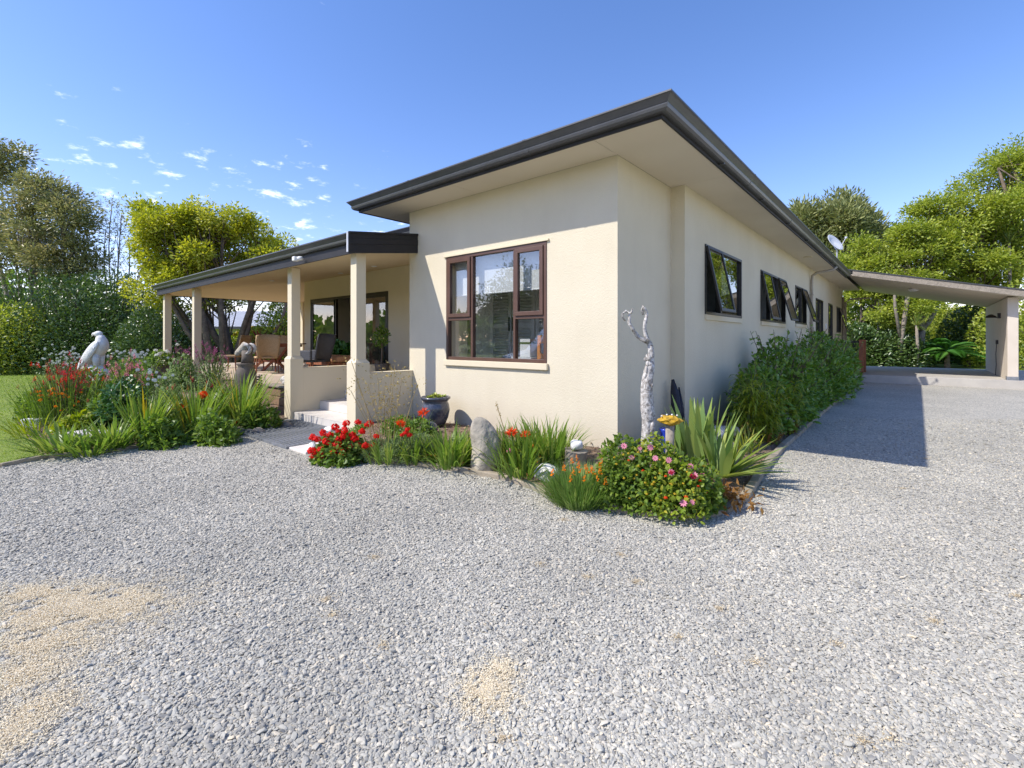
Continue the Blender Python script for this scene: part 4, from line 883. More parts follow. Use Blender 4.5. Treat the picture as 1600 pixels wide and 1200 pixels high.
straps(t, 1900, .38, .0075, l_bulb, .26, (.0, .95), (.0, .9), k=5)
bl_ = pts(Z8([(165,450),(225,475),(255,430),(215,405),(245,385),(310,465),(335,455),(390,470),(375,515),(290,515),(205,515),(265,455),(425,535),(395,420),(300,440),(345,470),(90,480)]), depth(p)-.30, .003, 740); blooms(t, bl_, 'spike', .034, f_bulb); stalks(t, bl_, m_stem, .003)
t, p, k = P('dahlia_bush', 'large leafy dahlia bush with pink flowers at the point of the front bed', 'dahlia', 1030, 788)
EL = [(0, 0, 0, .42, .34, .52), (.16, -.06, 0, .28, .28, .46), (-.24, -.14, 0, .26, .26, .36), (-.32, -.16, 0, .24, .24, .60), (-.08, .02, 0, .28, .26, .62), (.28, .18, 0, .22, .22, .42)]
for e, nn, mm in zip(EL, (2200, 900, 900, 1500, 1000, 900), (l_dahl, l_yell, l_dahl, l_dahl, l_yell, l_dahl)): bush(t, *e[3:], nn, .05, .034, mm, True, c=e[:3], lumps=12)
blooms(t, surf(t, EL, [(1049,738),(1045,719),(1079,729),(1085,743),(975,697),(987,715),(1024,716),(1016,699),(1068,786),(1081,785),(1088,735),(1000,700)], 1.04), 'daisy', .031, f_pink)
blooms(t, surf(t, EL, [(1049,738),(1083,745)], 1.04), 'ball', .032, f_crim)
blooms(t, surf(t, EL, [(rng.uniform(955, 1105), rng.uniform(690, 790)) for _ in range(46)], 1.03), 'ball', .014, f_yellow, name='bud')
blooms(t, surf(t, EL, [(rng.uniform(955, 1105), rng.uniform(690, 780)) for _ in range(9)], 1.03), 'ball', .017, f_orange, name='bud')
t, p, k = P('aster', 'pale mauve daisies at the right end of the dahlia bush', 'aster', 1102, 776)
bush(t, .16, .16, .30, 420, .05, .014, l_yell, lumps=7); blooms(t, pts([(1097,751),(1103,742),(1108,748),(1112,756),(1100,760),(1094,744),(1106,735),(1116,747),(1104,768),(1110,765)], depth(p)-.14, .003, 770), 'daisy', .042, f_pink)
n = 220; c = np.stack([rng.normal(.1, .16, n), rng.normal(0, .14, n), rng.random(n)*.08], 1); stuffmesh('dead_leaves', [leaf_geo(c, rdir(n), rdir(n, 1.5), .09, .035, rng.random(n))], l_brown, t)

# --- driftwood and oddments at the corner
def pxtube(mb, lst, d, n=9, jit=.1, wob=.03):
    v = [atD(x, y, d+random.uniform(-wob, wob)) for x, y, r in lst]; mb.tube(v, [r*d/FPX for x, y, r in lst], n, 1, jit)
def local(mb, o): mb.v = [(x-o.location.x, y-o.location.y, z-o.location.z) for x, y, z in mb.v]; return mb
D = 5.35; dw = thing('driftwood_post', 'tall silvered driftwood branch forked at the top by the house corner', 'driftwood', at(1012, 752))
mb = MB(); pxtube(mb, [(1011,750,9),(1011,700,9.5),(1013,672,10),(1013.5,655,10.5),(1012,640,11),(1011,622,10),(1010,605,9),(1012,590,8.5),(1015,575,8),(1017,565,6),(1017.5,553,5),(1016.5,545,5),(1016,538,4.6),(1012,531,4.2)], D, 14, .24, .02)
for i in range(16):
    y = random.uniform(555, 740); q = atD(1012+random.uniform(-8, 8)*(.5 if y < 590 else 1), y, D-.05+random.uniform(-.02, .05)); rr = random.uniform(.018, .042)*(.6 if y < 590 else 1); mb.blob(q, (rr, rr, rr*random.uniform(1.2, 2.4)), 2, .3, i)
local(mb, dw)
tk = part('trunk', mb, m_drift, dw, smooth=True, sub=1)
mb = MB(); pxtube(mb, [(1013,533,3.6),(1009,524,3.2),(1007,513,3),(1008,503,3),(1010,495,2.4),(1011,489,2.2),(1008,483,2.2),(1004.5,479,2.2),(1003,484,2),(1005,492,1.4)], D, 7, .14); local(mb, dw); part('branch', mb, m_drift, dw, smooth=True)
mb = MB(); pxtube(mb, [(1013,535,4),(1005,531,3.4),(998,527,3.2),(992,519,3),(988,513,2.6),(983,505,3),(983.5,497,2.6),(984,490,2.2),(978,486,2),(973,490,1.6),(972.5,496,1.4),(977,501,1)], D, 7, .14); pxtube(mb, [(983,492,2),(987,487,1.6),(988,483,.9)], D, 5); local(mb, dw); part('branch', mb, m_drift, dw, smooth=True)
o = thing('leaning_driftwood', 'black charred driftwood slab leaning in the wall corner', 'driftwood', atD(1058, 668, 6.9)); mb = MB()
mb.tube([atD(1059, 672, 6.85), atD(1057, 640, 6.88), atD(1054, 612, 6.92), atD(1051, 593, 6.96)], [.075, .085, .075, .025], 9, .5, .12); mb.tube([atD(1066, 672, 6.85), atD(1063.5, 635, 6.9), atD(1061, 605, 6.95)], [.06, .05, .012], 8, .6, .12); local(mb, o); part('slab', mb, m_driftdark, o, smooth=True)
o = thing('lichen_post', 'weathered post topped by a yellow lichen crusted disc behind the dahlias', 'post', at(1047, 748)); d = depth(o.location)+.05
mb = MB(); mb.tube([atD(1047, 750, d), atD(1046.5, 710, d), atD(1047, 664, d)], [.045, .04, .045], 12, 1, .08); local(mb, o); part('post', mb, m_greywood, o, smooth=True)
mb = MB().blob((0, 0, 0), (.112, .09, .05), 3, .3, 5, 3.5); c = atD(1046, 656.5, d)-o.location; mb.v = [(x+c.x, y+c.y, z+c.z) for x, y, z in mb.v]; part('lichen_disc', mb, m_lich, o)
mb = MB()
for x, y in ((1034,650),(1050,648),(1058,649),(1042,648)): q = atD(x, y, d)-o.location; mb.blob(q, (.011, .011, .009), 1, .1)
part('pebble', mb, m_quartz, o, kind='stuff')
o = thing('blue_pot', 'small bright blue pot half hidden behind the lichen topped post', 'pot', at(1034, 726)+Vector((-.03, .18, .08)))
part('pot_body', MB().lathe([(.04, 0), (.065, .08), (.07, .18), (.06, .25), (.072, .27), (.072, .285), (.06, .28)], 20), m_blue, o, smooth=True)
o = thing('garden_log', 'purplish weathered log lying behind the iris leaves', 'log', at(1120, 692)); part('log_body', MB().tube([(-.05, -.35, .08), (0, 0, .12), (.1, .5, .1)], [.09, .11, .07], 10, 1, .12), m_drift, o, smooth=True)
q = [at(1092, 716), at(1122, 742)]
for i, (p, n, L) in enumerate(((q[0], 40, .74), (q[1], 44, .66))):
    t = thing('iris', ['upright fan of broad grey green iris leaves behind the dahlia bush', 'broad iris leaves spilling out over the gravel at the bed edge'][i], 'iris', p)
    if i == 0: straps(t, n, L, .075, l_iris, .26, (.0, .42), (.0, .35), True, k=7)
    else:
        straps(t, 22, L, .07, l_iris, .16, (.05, .5), (.05, .6), True, k=7); straps(t, 26, L*1.1, .062, l_iris, .14, (.8, 1.3), (.05, .4), True, (.32, .5), k=7)
t, p, k = P('seeding_spikes', 'greenish yellow seed spikes rising behind the iris', 'plant', 1168, 708); bl_ = pts([(1160,668),(1164,676),(1168,663),(1172,672),(1176,680),(1166,685),(1180,690),(1170,690)], depth(p)); blooms(t, bl_, 'spike', .032, f_straw); stalks(t, bl_, m_stem, .005); straps(t, 40, .4, .02, l_yell, .15)
# lilies and the dark hedge along the side wall
for i, (x, y, h, n) in enumerate(((1168, 688, 1.0, 9), (1196, 690, .9, 9), (1226, 676, .85, 8))):
    t, p, k = P('lily_plant', ['leafy lily stems with rusty tips nearest the side wall', 'leafy lily stems in front of the dark hedge, left of the white seed heads', 'drooping lily stems at the edging beside the dark hedge'][i], 'lily', x, y, 'lilies before the side hedge')
    gs = []; mb = MB()
    for j in range(n):
        a = random.uniform(0, 6.3); tip = Vector((math.cos(a)*.22+.05, math.sin(a)*.22, h*random.uniform(.6, 1.05))); f = Vector((math.cos(a)*.08, math.sin(a)*.08, 0)); mid = (f+tip)/2+Vector((-math.cos(a), -math.sin(a), .3))*.08; mb.tube([f, mid, tip], [.009, .008, .005], 5)
        m_ = 80; u = rng.random(m_); B = np.array([(1-w)**2*np.array(f)+2*w*(1-w)*np.array(mid)+w*w*np.array(tip) for w in u]); an = rng.uniform(0, 6.3, m_); ax = np.stack([np.cos(an), np.sin(an), rng.uniform(-.5, .5, m_)], 1)
        gs.append(leaf_geo(B, ax, np.tile([0, 0, 1.], (m_, 1)), .20*rng.uniform(.6, 1.1, m_), .03, rng.normal(.45, .25, m_), True, .35))
    stuffmesh('leaves', gs, l_yell, t); part('stem', mb, m_stem, t, kind='stuff', fix=False)
    straps(t, 26, .3, .025, l_brown, .18, (.3, 1.2), name='dry_leaves')
    if i == 2: blooms(t, pts([(1233,660),(1228,655),(1224,648)], depth(p)-.1), 'spider', .075, f_white)
for i, (y, rx, ry, h, n) in enumerate(((3.5, .46, .70, 1.02, 1700), (4.9, .60, .85, 1.40, 2300), (6.9, .52, 1.0, 1.22, 2000), (9.2, .66, 1.25, 1.60, 2400), (12.2, .55, 1.3, 1.45, 2000))):
    t = thing('hedge_shrub', ['dark glossy shrub under the first side window, nearest the corner', 'dark glossy shrub between the first and second side windows', 'dark glossy shrub under the second side window', 'dark glossy shrub between the second and third side windows', 'farthest dark glossy shrub beside the timber landing'][i], 'shrub', (.82+.03*i, y, .1), 0, 'dark shrubs along the side wall')
    bush(t, rx, ry, h, n, .10+.01*i, .052, l_shrub, True, lumps=14); bush(t, rx*.7, ry*.8, h*.6, n//3, .11, .05, l_shrub, True); mb = MB()
    gs = []
    for j in range(34):
        a = random.uniform(0, 6.3); tip = Vector((math.cos(a)*rx*random.uniform(.4, 1.25), math.sin(a)*ry*random.uniform(.4, 1.1), h*random.uniform(.5, 1.22))); mb.tube([(0, 0, 0), tip*.5+Vector((0, 0, .1)), tip], [.02, .012, .004], 4)
        u = rng.uniform(.55, 1, 14); B = u[:, None]*np.array(tip)[None]; gs.append(leaf_geo(B, rdir(14, .3), rdir(14, .8), .08, .04, rng.normal(.5, .2, 14), True))
    stuffmesh('shoots', gs, l_shrub, t); part('branch', mb, m_bark, t, kind='stuff', fix=False)

# --- the left bed
def strapthing(px, py, n, L, w, label, m=l_strap, r=.2, lean=(.05, .8), droop=(.2, 1.3), cat='plant', name='flax_clump', yel=0):
    t, p, k = P(name, label, cat, px, py); straps(t, n, L, w, m, r, lean, droop)
    if yel: straps(t, yel, L*.95, w, f_yellow, r*.6, (.0, .35), (.0, .5), name='yellow_leaves')
    return t, p
strapthing(228, 688, 130, .85, .030, 'bright green upright strap leaved clump with yellow tips above the clay figure', l_strap, .18, (.0, .6), (.1, .9), yel=9)
strapthing(376, 664, 200, 1.15, .024, 'tall arching strap leaved clump in front of the urn', l_strap, .25, (.0, .7), (.3, 1.6), yel=10)
strapthing(306, 640, 140, 1.0, .022, 'strap leaved clump between the two orange blooms, mid bed', l_strap, .25, (.0, .6), (.2, 1.3), yel=8)
strapthing(100, 704, 120, .5, .034, 'coarse dark strap leaved clump at the lawn corner of the left bed', l_strap, .3, (.3, 1.2), (.3, 1.0))
strapthing(143, 705, 100, .48, .032, 'sprawling strap leaved clump in front of the pale log', l_strap, .25, (.3, 1.2), (.2, 1.0))
strapthing(178, 700, 110, .55, .03, 'low fan of strap leaves between the pale log and the grey rock', l_strap, .2, (.1, 1.0), (.1, .9))
strapthing(60, 680, 110, .55, .016, 'grassy spreading clump over the lawn edge at far left', l_yell, .3, (.2, 1.2), (.3, 1.2), name='grass_clump')
strapthing(190, 600, 110, 1.0, .016, 'straw coloured grass tuft right of the eagle statue', l_yell, .25, (.0, .6), (.3, 1.3), name='grass_clump')
strapthing(330, 690, 60, .35, .02, 'short tuft at the edging left of the grate', l_mid, .2, (.2, 1.1))
for i, (x, y, w, h, m, lb) in enumerate(((192, 660, 44, 66, l_dark, 'dark leaved pelargonium in the middle of the left bed'), (330, 668, 44, 30, l_mid, 'dark leaved pelargonium right of the clay figure'), (398, 667, 26, 32, l_mid, 'leafy pelargonium beside the timber box'), (258, 650, 36, 40, l_mid, 'leafy plant behind the clay figure'), (140, 640, 40, 62, l_mid, 'leafy plant below the red spikes'), (340, 650, 36, 40, l_mid, 'leafy plant under the right orange bloom'), (210, 620, 45, 55, l_mid, 'tall leafy perennial behind the left bed'), (60, 655, 34, 50, l_mid, 'leafy plant at the lawn side of the red spikes'), (285, 610, 40, 48, l_grey, 'grey leaved plant in front of the veranda posts'), (350, 612, 34, 40, l_mid, 'leafy plant behind the tall arching clump'), (300, 632, 40, 36, l_mid, 'leafy plant filling the middle of the left bed'), (335, 628, 36, 34, l_yell, 'yellow green plant before the patio edge'), (262, 632, 36, 40, l_grey, 'grey leaved plant behind the upright strap leaved clump'), (120, 680, 36, 34, l_yell, 'yellow green plant behind the pale log'), (165, 665, 34, 44, l_mid, 'leafy plant between the red spikes and the dark pelargonium'))):
    t, p, k = P('garden_plant', lb, 'plant', x, y); bush(t, w*k, w*k*.7, h*k, 560, .085, .055 if m in (l_dark, l_mid) else .03, m, True, lumps=5); bush(t, w*k*.6, w*k*.6, h*k*1.15, 260, .09, .055, m, True, lumps=4, c=(rng.normal(0, .15), rng.normal(0, .1), 0)); bush(t, w*k*1.25, w*k*.8, h*k*.6, 300, .08, .05, m, True, lumps=5); straps(t, 26, h*k*1.3, .018, l_strap, w*k*.6, (.1, .8), (.2, 1.2), name='grass_blades')
    if i == 1: b = pts([(279, 637), (316, 618)], depth(p)+.1); blooms(t, b, 'ball', .085, f_orange); stalks(t, b, m_stem, .006)
    if i in (10, 4): b = [atD(rng.normal(x, 22), rng.normal(y-h*.75, 9), depth(p)-.15) for _ in range(14)]; blooms(t, b, 'spike', .036, f_crim); stalks(t, b, m_stem, .004)
    if i == 2: b = pts([(367, 660), (399, 655)], depth(p)-.1); blooms(t, b, 'ball', .055, f_orange); stalks(t, b, m_stem, .005)
t, p, k = P('red_penstemon', 'tall plants covered in red and crimson flower spikes at the left of the bed', 'flower', 105, 662); straps(t, 260, 1.05, .011, l_mid, .55, (.0, .45), (.0, .5)); bush(t, .7, .5, .6, 900, .05, .016, l_mid)
b = [atD(rng.normal(105, 26), rng.normal(592, 14), depth(p)+rng.normal(0, .3)) for _ in range(150)]; blooms(t, b[:95], 'spike', .042, f_crim); blooms(t, b[95:], 'spike', .038, f_red); stalks(t, b, m_stem, .004)
b = [atD(rng.normal(85, 20), rng.normal(618, 8), depth(p)-.2+rng.normal(0, .2)) for _ in range(30)]; blooms(t, b, 'ball', .03, f_bulb)
for i, (x, y, fx, fy, s1, s2, m, n, kd, lb) in enumerate(((100, 615, 100, 562, 26, 11, f_white, 90, 'daisy', 'white daisies massed at the left of the eagle statue'), (212, 610, 212, 556, 20, 9, f_white, 48, 'daisy', 'white flowers to the right of the eagle statue'), (205, 640, 200, 580, 24, 14, f_pink, 70, 'spike', 'pink and salmon flower spikes in the middle of the left bed'), (335, 612, 330, 556, 18, 12, f_mauve, 70, 'spike', 'mauve flowering bush beside the veranda posts'), (290, 610, 283, 556, 12, 10, f_mauve, 30, 'spike', 'mauve spikes between the two far veranda posts'), (255, 640, 232, 590, 20, 8, f_white, 12, 'daisy', 'small white flowers over the middle of the left bed'))):
    t, p, k = P('flowering_perennial', lb, 'flower', x, y); bush(t, s1*1.7*k, s1*1.2*k, (y-fy)*k*1.0, 900, .07, .02, l_grey if i in (0, 1, 3) else l_mid, lumps=10)
    b = [atD(rng.normal(fx, s1*.8), rng.normal(fy, s2*.8), depth(p)+rng.normal(-.1, .25)) for _ in range(n)]; blooms(t, b, kd, .032 if kd == 'daisy' else .042, m); stalks(t, b, m_stem, .004)
# eagle statue
eg = thing('eagle_statue', 'white painted eagle statue with folded wings standing in the left bed', 'statue', atD(150, 572, 11.0), math.atan2(RGT[1], RGT[0])); eg.scale = (.86, .86, .88)
part('body', MB().tube([(-.36, 0, .02), (-.26, 0, .12), (-.12, 0, .24), (.02, 0, .38), (.13, 0, .52), (.16, 0, .64), (.12, 0, .74), (.09, 0, .80)], [.05, .09, .14, .19, .2, .15, .11, .09], 14), m_statue, eg, smooth=True, sub=1)
part('head', MB().blob((.06, 0, .845), (.105, .08, .075), 3, .03).tube([(-.01, 0, .85), (-.07, 0, .845), (-.10, 0, .82), (-.105, 0, .785)], [.045, .035, .022, .006], 8), m_statue, eg, smooth=True)
for s in (-1, 1):
    wg = MB().tube([(.17, s*.15, .66), (.12, s*.19, .54), (0, s*.19, .38), (-.18, s*.15, .18), (-.34, s*.10, .02), (-.44, s*.07, -.10)], [.07, .125, .14, .12, .08, .02], 12, .42)
    w_ = part('wing', wg, m_statue, eg, smooth=True, sub=1)
    fm = MB()
    for j in range(11): u = j/10; fm.tube([(.16-.42*u, s*(.235-.06*u), .50-.44*u), (.06-.42*u, s*(.22-.07*u), .36-.44*u)], [.03, .008], 6, .4)
    part('feathers', fm, m_statue, w_, smooth=True, kind='stuff')
part('tail', MB().tube([(-.30, 0, .04), (-.38, 0, -.06), (-.42, 0, -.16)], [.09, .08, .05], 10, .4), m_statue, eg, smooth=True)
for y in (-.08, .08): part('leg', MB().tube([(.06, y, .30), (.07, y, .12), (.08, y, -.02)], [.1, .075, .06], 10), m_statue, eg, smooth=True)
part('perch', MB().blob((.05, 0, -.2), (.3, .2, .22), 3, .18, 4).blob((.02, 0, -.6), (.2, .18, .45), 3, .15, 6), m_statue, eg)
# small things in the left bed
o = thing('clay_figure', 'small dark red clay figure of stacked rounded forms at the bed edge', 'figurine', at(268, 686)); mb = MB()
for x, z, r in ((-.035, .05, .062), (.045, .05, .06), (0, .12, .065), (0, .185, .052)): mb.blob((x*RGT[0], x*RGT[1], z), (r, r, r*.85), 3, .06, int(z*100))
part('figure_body', mb, m_terracotta, o, smooth=True); part('figure_hat', MB().lathe([(.055, .21), (.045, .235), (.01, .245)], 14), m_terracotta, o, smooth=True)
for x, y, r, lb in ((235, 690, .13, 'grey brown rock next to the clay figure'), (424, 668, .12, 'rounded rock at the foot of the timber box'), (447, 667, .1, 'pale rock beside the entrance pillar'), (405, 677, .09, 'small rock at the corner of the grate'), (1112, 697, .12, 'purplish rock behind the iris fan'), (1135, 700, .1, 'flat rock at the bed edge behind the iris')):
    p = at(x, y); o = tag(part('rock', MB().blob((0, 0, r*.35), (r*1.25, r, r*.8), 3, .2, int(x+y)), m_rock, None, smooth=True), lb, 'rock'); o.location = p
o = thing('bleached_log', 'pale bleached log lying across the front of the left bed', 'log', at(145, 690)); part('log_body', MB().tube([Vector((RGT[0], RGT[1], 0))*x+Vector((0, 0, z)) for x, z in ((-.42, .06), (-.1, .10), (.2, .10), (.42, .12))], [.075, .09, .08, .05], 12, 1, .14), m_drift, o, smooth=True)
o = tag(part('white_block', MB().box(-.16, .16, -.07, .07, 0, .16), m_statue, None, bevel=.02), 'white painted block at the lawn edge of the left bed', 'block'); o.location = at(52, 668); o.rotation_euler = (0, 0, .8)
u = thing('garden_urn', 'tall grey brown urn standing behind the arching strap leaves', 'urn', atD(384, 628, 9.6)); ub = u.location.z
part('urn_body', MB().lathe([(.09, 0), (.12, .02), (.17, .22), (.2, .42), (.19, .58), (.15, .68), (.14, .72), (.17, .76), (.17, .78), (.13, .77)], 22), m_urn, u, smooth=True)
o = thing('ram_head', 'pale stone ram head with curled horns set on the tall urn', 'sculpture', (u.location.x, u.location.y, ub+.78), math.atan2(RGT[1], RGT[0])); part('neck', MB().tube([(.03, 0, 0), (.03, 0, .14), (.02, 0, .26)], [.12, .10, .10], 12), m_urn, o, smooth=True)
part('head', MB().tube([(.08, 0, .32), (0, 0, .33), (-.10, 0, .25), (-.17, 0, .19), (-.20, 0, .17)], [.06, .11, .075, .06, .035], 12), m_stone, o, smooth=True)
for s in (-1, 1): part('horn', MB().tube([(.05+.085*math.cos(a), s*(.09+.01*a), .28+.085*math.sin(a)) for a in np.linspace(1.8, -3.8, 16)], list(np.linspace(.045, .015, 16)), 8), m_drift, o, smooth=True)
o = thing('spiral_stake', 'rusty spiral metal stake standing left of the timber box', 'garden stake', atD(405, 650, 8.9)); part('rod', MB().tube([(0, 0, 0), (0, 0, .78)], .008, 6), m_iron, o); part('spiral', MB().tube([(.045*math.cos(t*1.0), .045*math.sin(t*1.0), .06+t*.0078) for t in np.linspace(0, 90, 260)], .010, 5), m_iron, o)
tbx = thing('timber_planter', 'stacked brown sleepers forming a retaining box left of the entrance pillar', 'retaining wall', (-6.78, -.86, 0))
for r_ in range(3):
    part('sleeper', MB().box(-1.15-.02*r_, -.012, -.05+.012*r_, .1, .03+r_*.185, .205+r_*.185), m_sleeper, tbx, bevel=.012)
part('capping', MB().box(-1.22, -.01, -.07, .22, .586, .63), m_greywood, tbx, bevel=.01)
o = thing('driftwood_log', 'white weathered driftwood log resting on the timber planter', 'driftwood', (-7.3, -.72, .70)); part('log_body', MB().tube([(-.45, .1, 0), (-.2, 0, .03), (.1, 0, .05), (.42, .02, .10)], [.06, .085, .09, .07], 12, 1, .16), m_drift, o, smooth=True); part('log_branch', MB().tube([(-.1, -.05, -.02), (.2, -.06, 0), (.44, -.02, .01)], [.05, .055, .045], 9, 1, .16), m_drift, o, smooth=True)
fp = thing('flower_pot', 'dark planter holding white flowers beside the farthest veranda post', 'pot', atD(250, 600, 13.2)); part('pot_body', MB().lathe([(.14, 0), (.2, .3), (.22, .5), (.2, .52)], 18), m_urn, fp, smooth=True)
t = thing('potted_hydrangea', 'white flower heads in the dark planter by the farthest post', 'flower', (*fp.location[:2], fp.location.z+.5)); bush(t, .34, .34, .4, 500, .09, .06, l_mid, True); blooms(t, [Vector(t.location)+Vector((rng.normal(0, .18), rng.normal(0, .18), .3+rng.normal(0, .12))) for _ in range(16)], 'ball', .07, f_white)

for px_, py_, n_, L_, lb_ in ((742, 700, 110, .42, 'strappy clump close to the wall left of the standing stone'), (690, 697, 90, .40, 'strappy clump at the foot of the blue pot'), (838, 708, 120, .55, 'strappy clump against the wall behind the orange pincushion heads'), (780, 700, 90, .45, 'strappy clump against the wall directly behind the standing stone')):
    t, p, k = P('agapanthus', lb_, 'plant', px_, py_); straps(t, n_, L_, .022, l_strap, .2, (.05, .9), (.2, 1.3)); straps(t, 14, L_*.8, .02, l_brown, .2, (.3, 1.3), name='dry_leaves')
def litter():
    xs = rng.uniform(-18, 2.2, 90000); ys = rng.uniform(-5.2, 15, 90000); ok = (inside(RBED, xs, ys) | (inside(LBED, xs, ys) & (rng.random(90000) < .35))); xs, ys = xs[ok], ys[ok]; n = len(xs)
    c = np.stack([xs, ys, soil_h(xs, ys)+rng.uniform(.004, .03, n)], 1); d = rdir(n); d[:, 2] *= .35; L = rng.uniform(.02, .065, n)
    V, F, T = leaf_geo(c, d, rdir(n)*.5+np.array([0, 0, 1.]), L, L*.35, rng.random(n)); m = leafmat('bark_litter', (.10, .06, .035), (.24, .15, .09), (.44, .32, .2), .9, .1, .1, 1.)
    link('bark_litter', np_mesh('bark_litter', V, F, T, m), m, None, None, 'stuff')
litter()
# ------------------------------------------------------------------ patio furniture
def wicker_chair(m_w=None, nm='wicker_chair', lb='cane chair'):
    m_w = m_w or m_wicker; c = thing(nm, lb, 'chair')
    b = MB(); pr = []
    for i in range(9):
        u = i/8*2-1; x = .27*u; y = .24-.10*(1-abs(u)**2)+.09
        pr.append((x, y))
    vs = []; 
    for z, f, dy in ((.40, .88, 0), (.62, 1.0, .05), (.86, 1.08, .11), (1.0, 1.05, .14)): vs += [(x*f, y+dy-.05, z+(.03*(1-(x/.3)**2) if z == 1.0 else 0)) for x, y in pr]
    b.add(vs, [(r*9+i, r*9+i+1, (r+1)*9+i+1, (r+1)*9+i) for r in range(3) for i in range(8)])
    o = part('backrest', b, m_w, c, smooth=True); so_ = o.modifiers.new('t', 'SOLIDIFY'); so_.thickness = .03
    part('seat', MB().box(-.27, .27, -.26, .26, .40, .45), m_w, c, bevel=.02)
    for x in (-.24, .24):
        for y in (-.23, .24): part('leg', MB().tube([(x, y, .40), (x*1.1, y*1.15, 0)], [.02, .014], 8), m_redwood, c)
    return c
tp = atD(426, 582, 13.3); tp.z = FL
tab = thing('dining_table', 'red brown slatted timber outdoor table on splayed legs on the patio', 'table', tp, math.atan2(RGT[1], RGT[0]))
for i in range(7): part('slat', MB().box(-.55, .75, -.45+i*.13, -.335+i*.13, .76, .79), m_redwood, tab)
part('apron', MB().box(-.45, .65, -.4, -.36, .69, .755).box(-.45, .65, .36, .4, .69, .755), m_redwood, tab)
part('stretcher', MB().bar((-.40, 0, .30), (.60, 0, .30), .06), m_redwood, tab)
for y in (-.33, .33):
    part('leg', MB().bar((.62, y, .75), (.25, y, .25), .06).bar((.28, y, .32), (.62, y, .0), .06), m_redwood, tab); part('leg', MB().bar((-.42, y, .75), (-.1, y, .25), .06).bar((-.12, y, .32), (-.46, y, 0), .06), m_redwood, tab)
w0 = wicker_chair(); ba = math.atan2(RGT[1], RGT[0])
for i, (px, d, a, lb) in enumerate(((416, 12.7, .35-2.9, 'cane chair with its woven back towards the viewer before the table'), (362, 13.6, -PI/2+.2-.2, 'cane chair at the left end of the outdoor table'), (432, 14.3, .0, 'cane chair on the far side of the outdoor table'))):
    c = w0 if i == 0 else again(w0); q = atD(px, 580, d); c.location = (q.x, q.y, FL); c.rotation_euler = (0, 0, ba+a); tag(c, lb, 'chair', 'cane chairs round the patio table')
q = atD(487, 580, 10.6); c = wicker_chair(m_greywicker, 'grey_armchair'); tag(c, 'grey woven armchair beside the entrance pillar on the veranda', 'armchair'); c.location = (q.x, q.y, FL); c.rotation_euler = (0, 0, ba-1.9)
for x in (-.30, .30): part('armrest', MB().box(x-.035, x+.035, -.25, .26, .44, .66), m_greywicker, c, bevel=.02)
q = atD(522, 575, 11.3); c = thing('day_bed', 'low timber bench with tan cushions behind the low entrance wall', 'bench', (q.x, q.y, FL), .0)
part('frame', MB().box(-.75, .75, -.32, .32, .30, .38), m_redwood, c, bevel=.01)
for x in (-.74, .02): part('cushion', MB().box(x, x+.72, -.32, .32, .38, .52), m_cushion, c, bevel=.045)
for x in (-.7, .66):
    for y in (-.28, .24): part('leg', MB().box(x, x+.05, y, y+.05, 0, .3), m_redwood, c)
def potted(px, py, d, lb1, lb2, h, kind):
    q = atD(px, py, d); pz = FL if q.z < FL+.2 else q.z; po = thing('plant_pot', lb1, 'pot', (q.x, q.y, FL)); part('pot_body', MB().lathe([(.12, 0), (.17, .26), (.19, .34), (.17, .35)], 18), m_urn, po, smooth=True)
    t = thing('potted_plant', lb2, 'plant', (q.x, q.y, FL+.33))
    if kind == 0: bush(t, .38, .3, h, 420, .14, .09, l_fern, True); 
    else: part('stem', MB().tube([(0, 0, 0), (.02, 0, .3), (0, 0, h)], .018, 6), m_bark, t); bush(t, .17, .17, .22, 260, .08, .04, l_mid, True, z0=h, full=True)
potted(522, 570, 12.3, 'dark pot at the sliding doors holding a broad leaved plant', 'broad leaved green plant in front of the sliding doors', .55, 0)
potted(596, 575, 10.9, 'dark pot right of the sliding doors holding a small tree', 'small clipped tree in a pot right of the sliding doors', .62, 1)
potted(540, 570, 12.2, 'second dark pot before the open door', 'leafy plant half hidden behind the right veranda column', .5, 0)

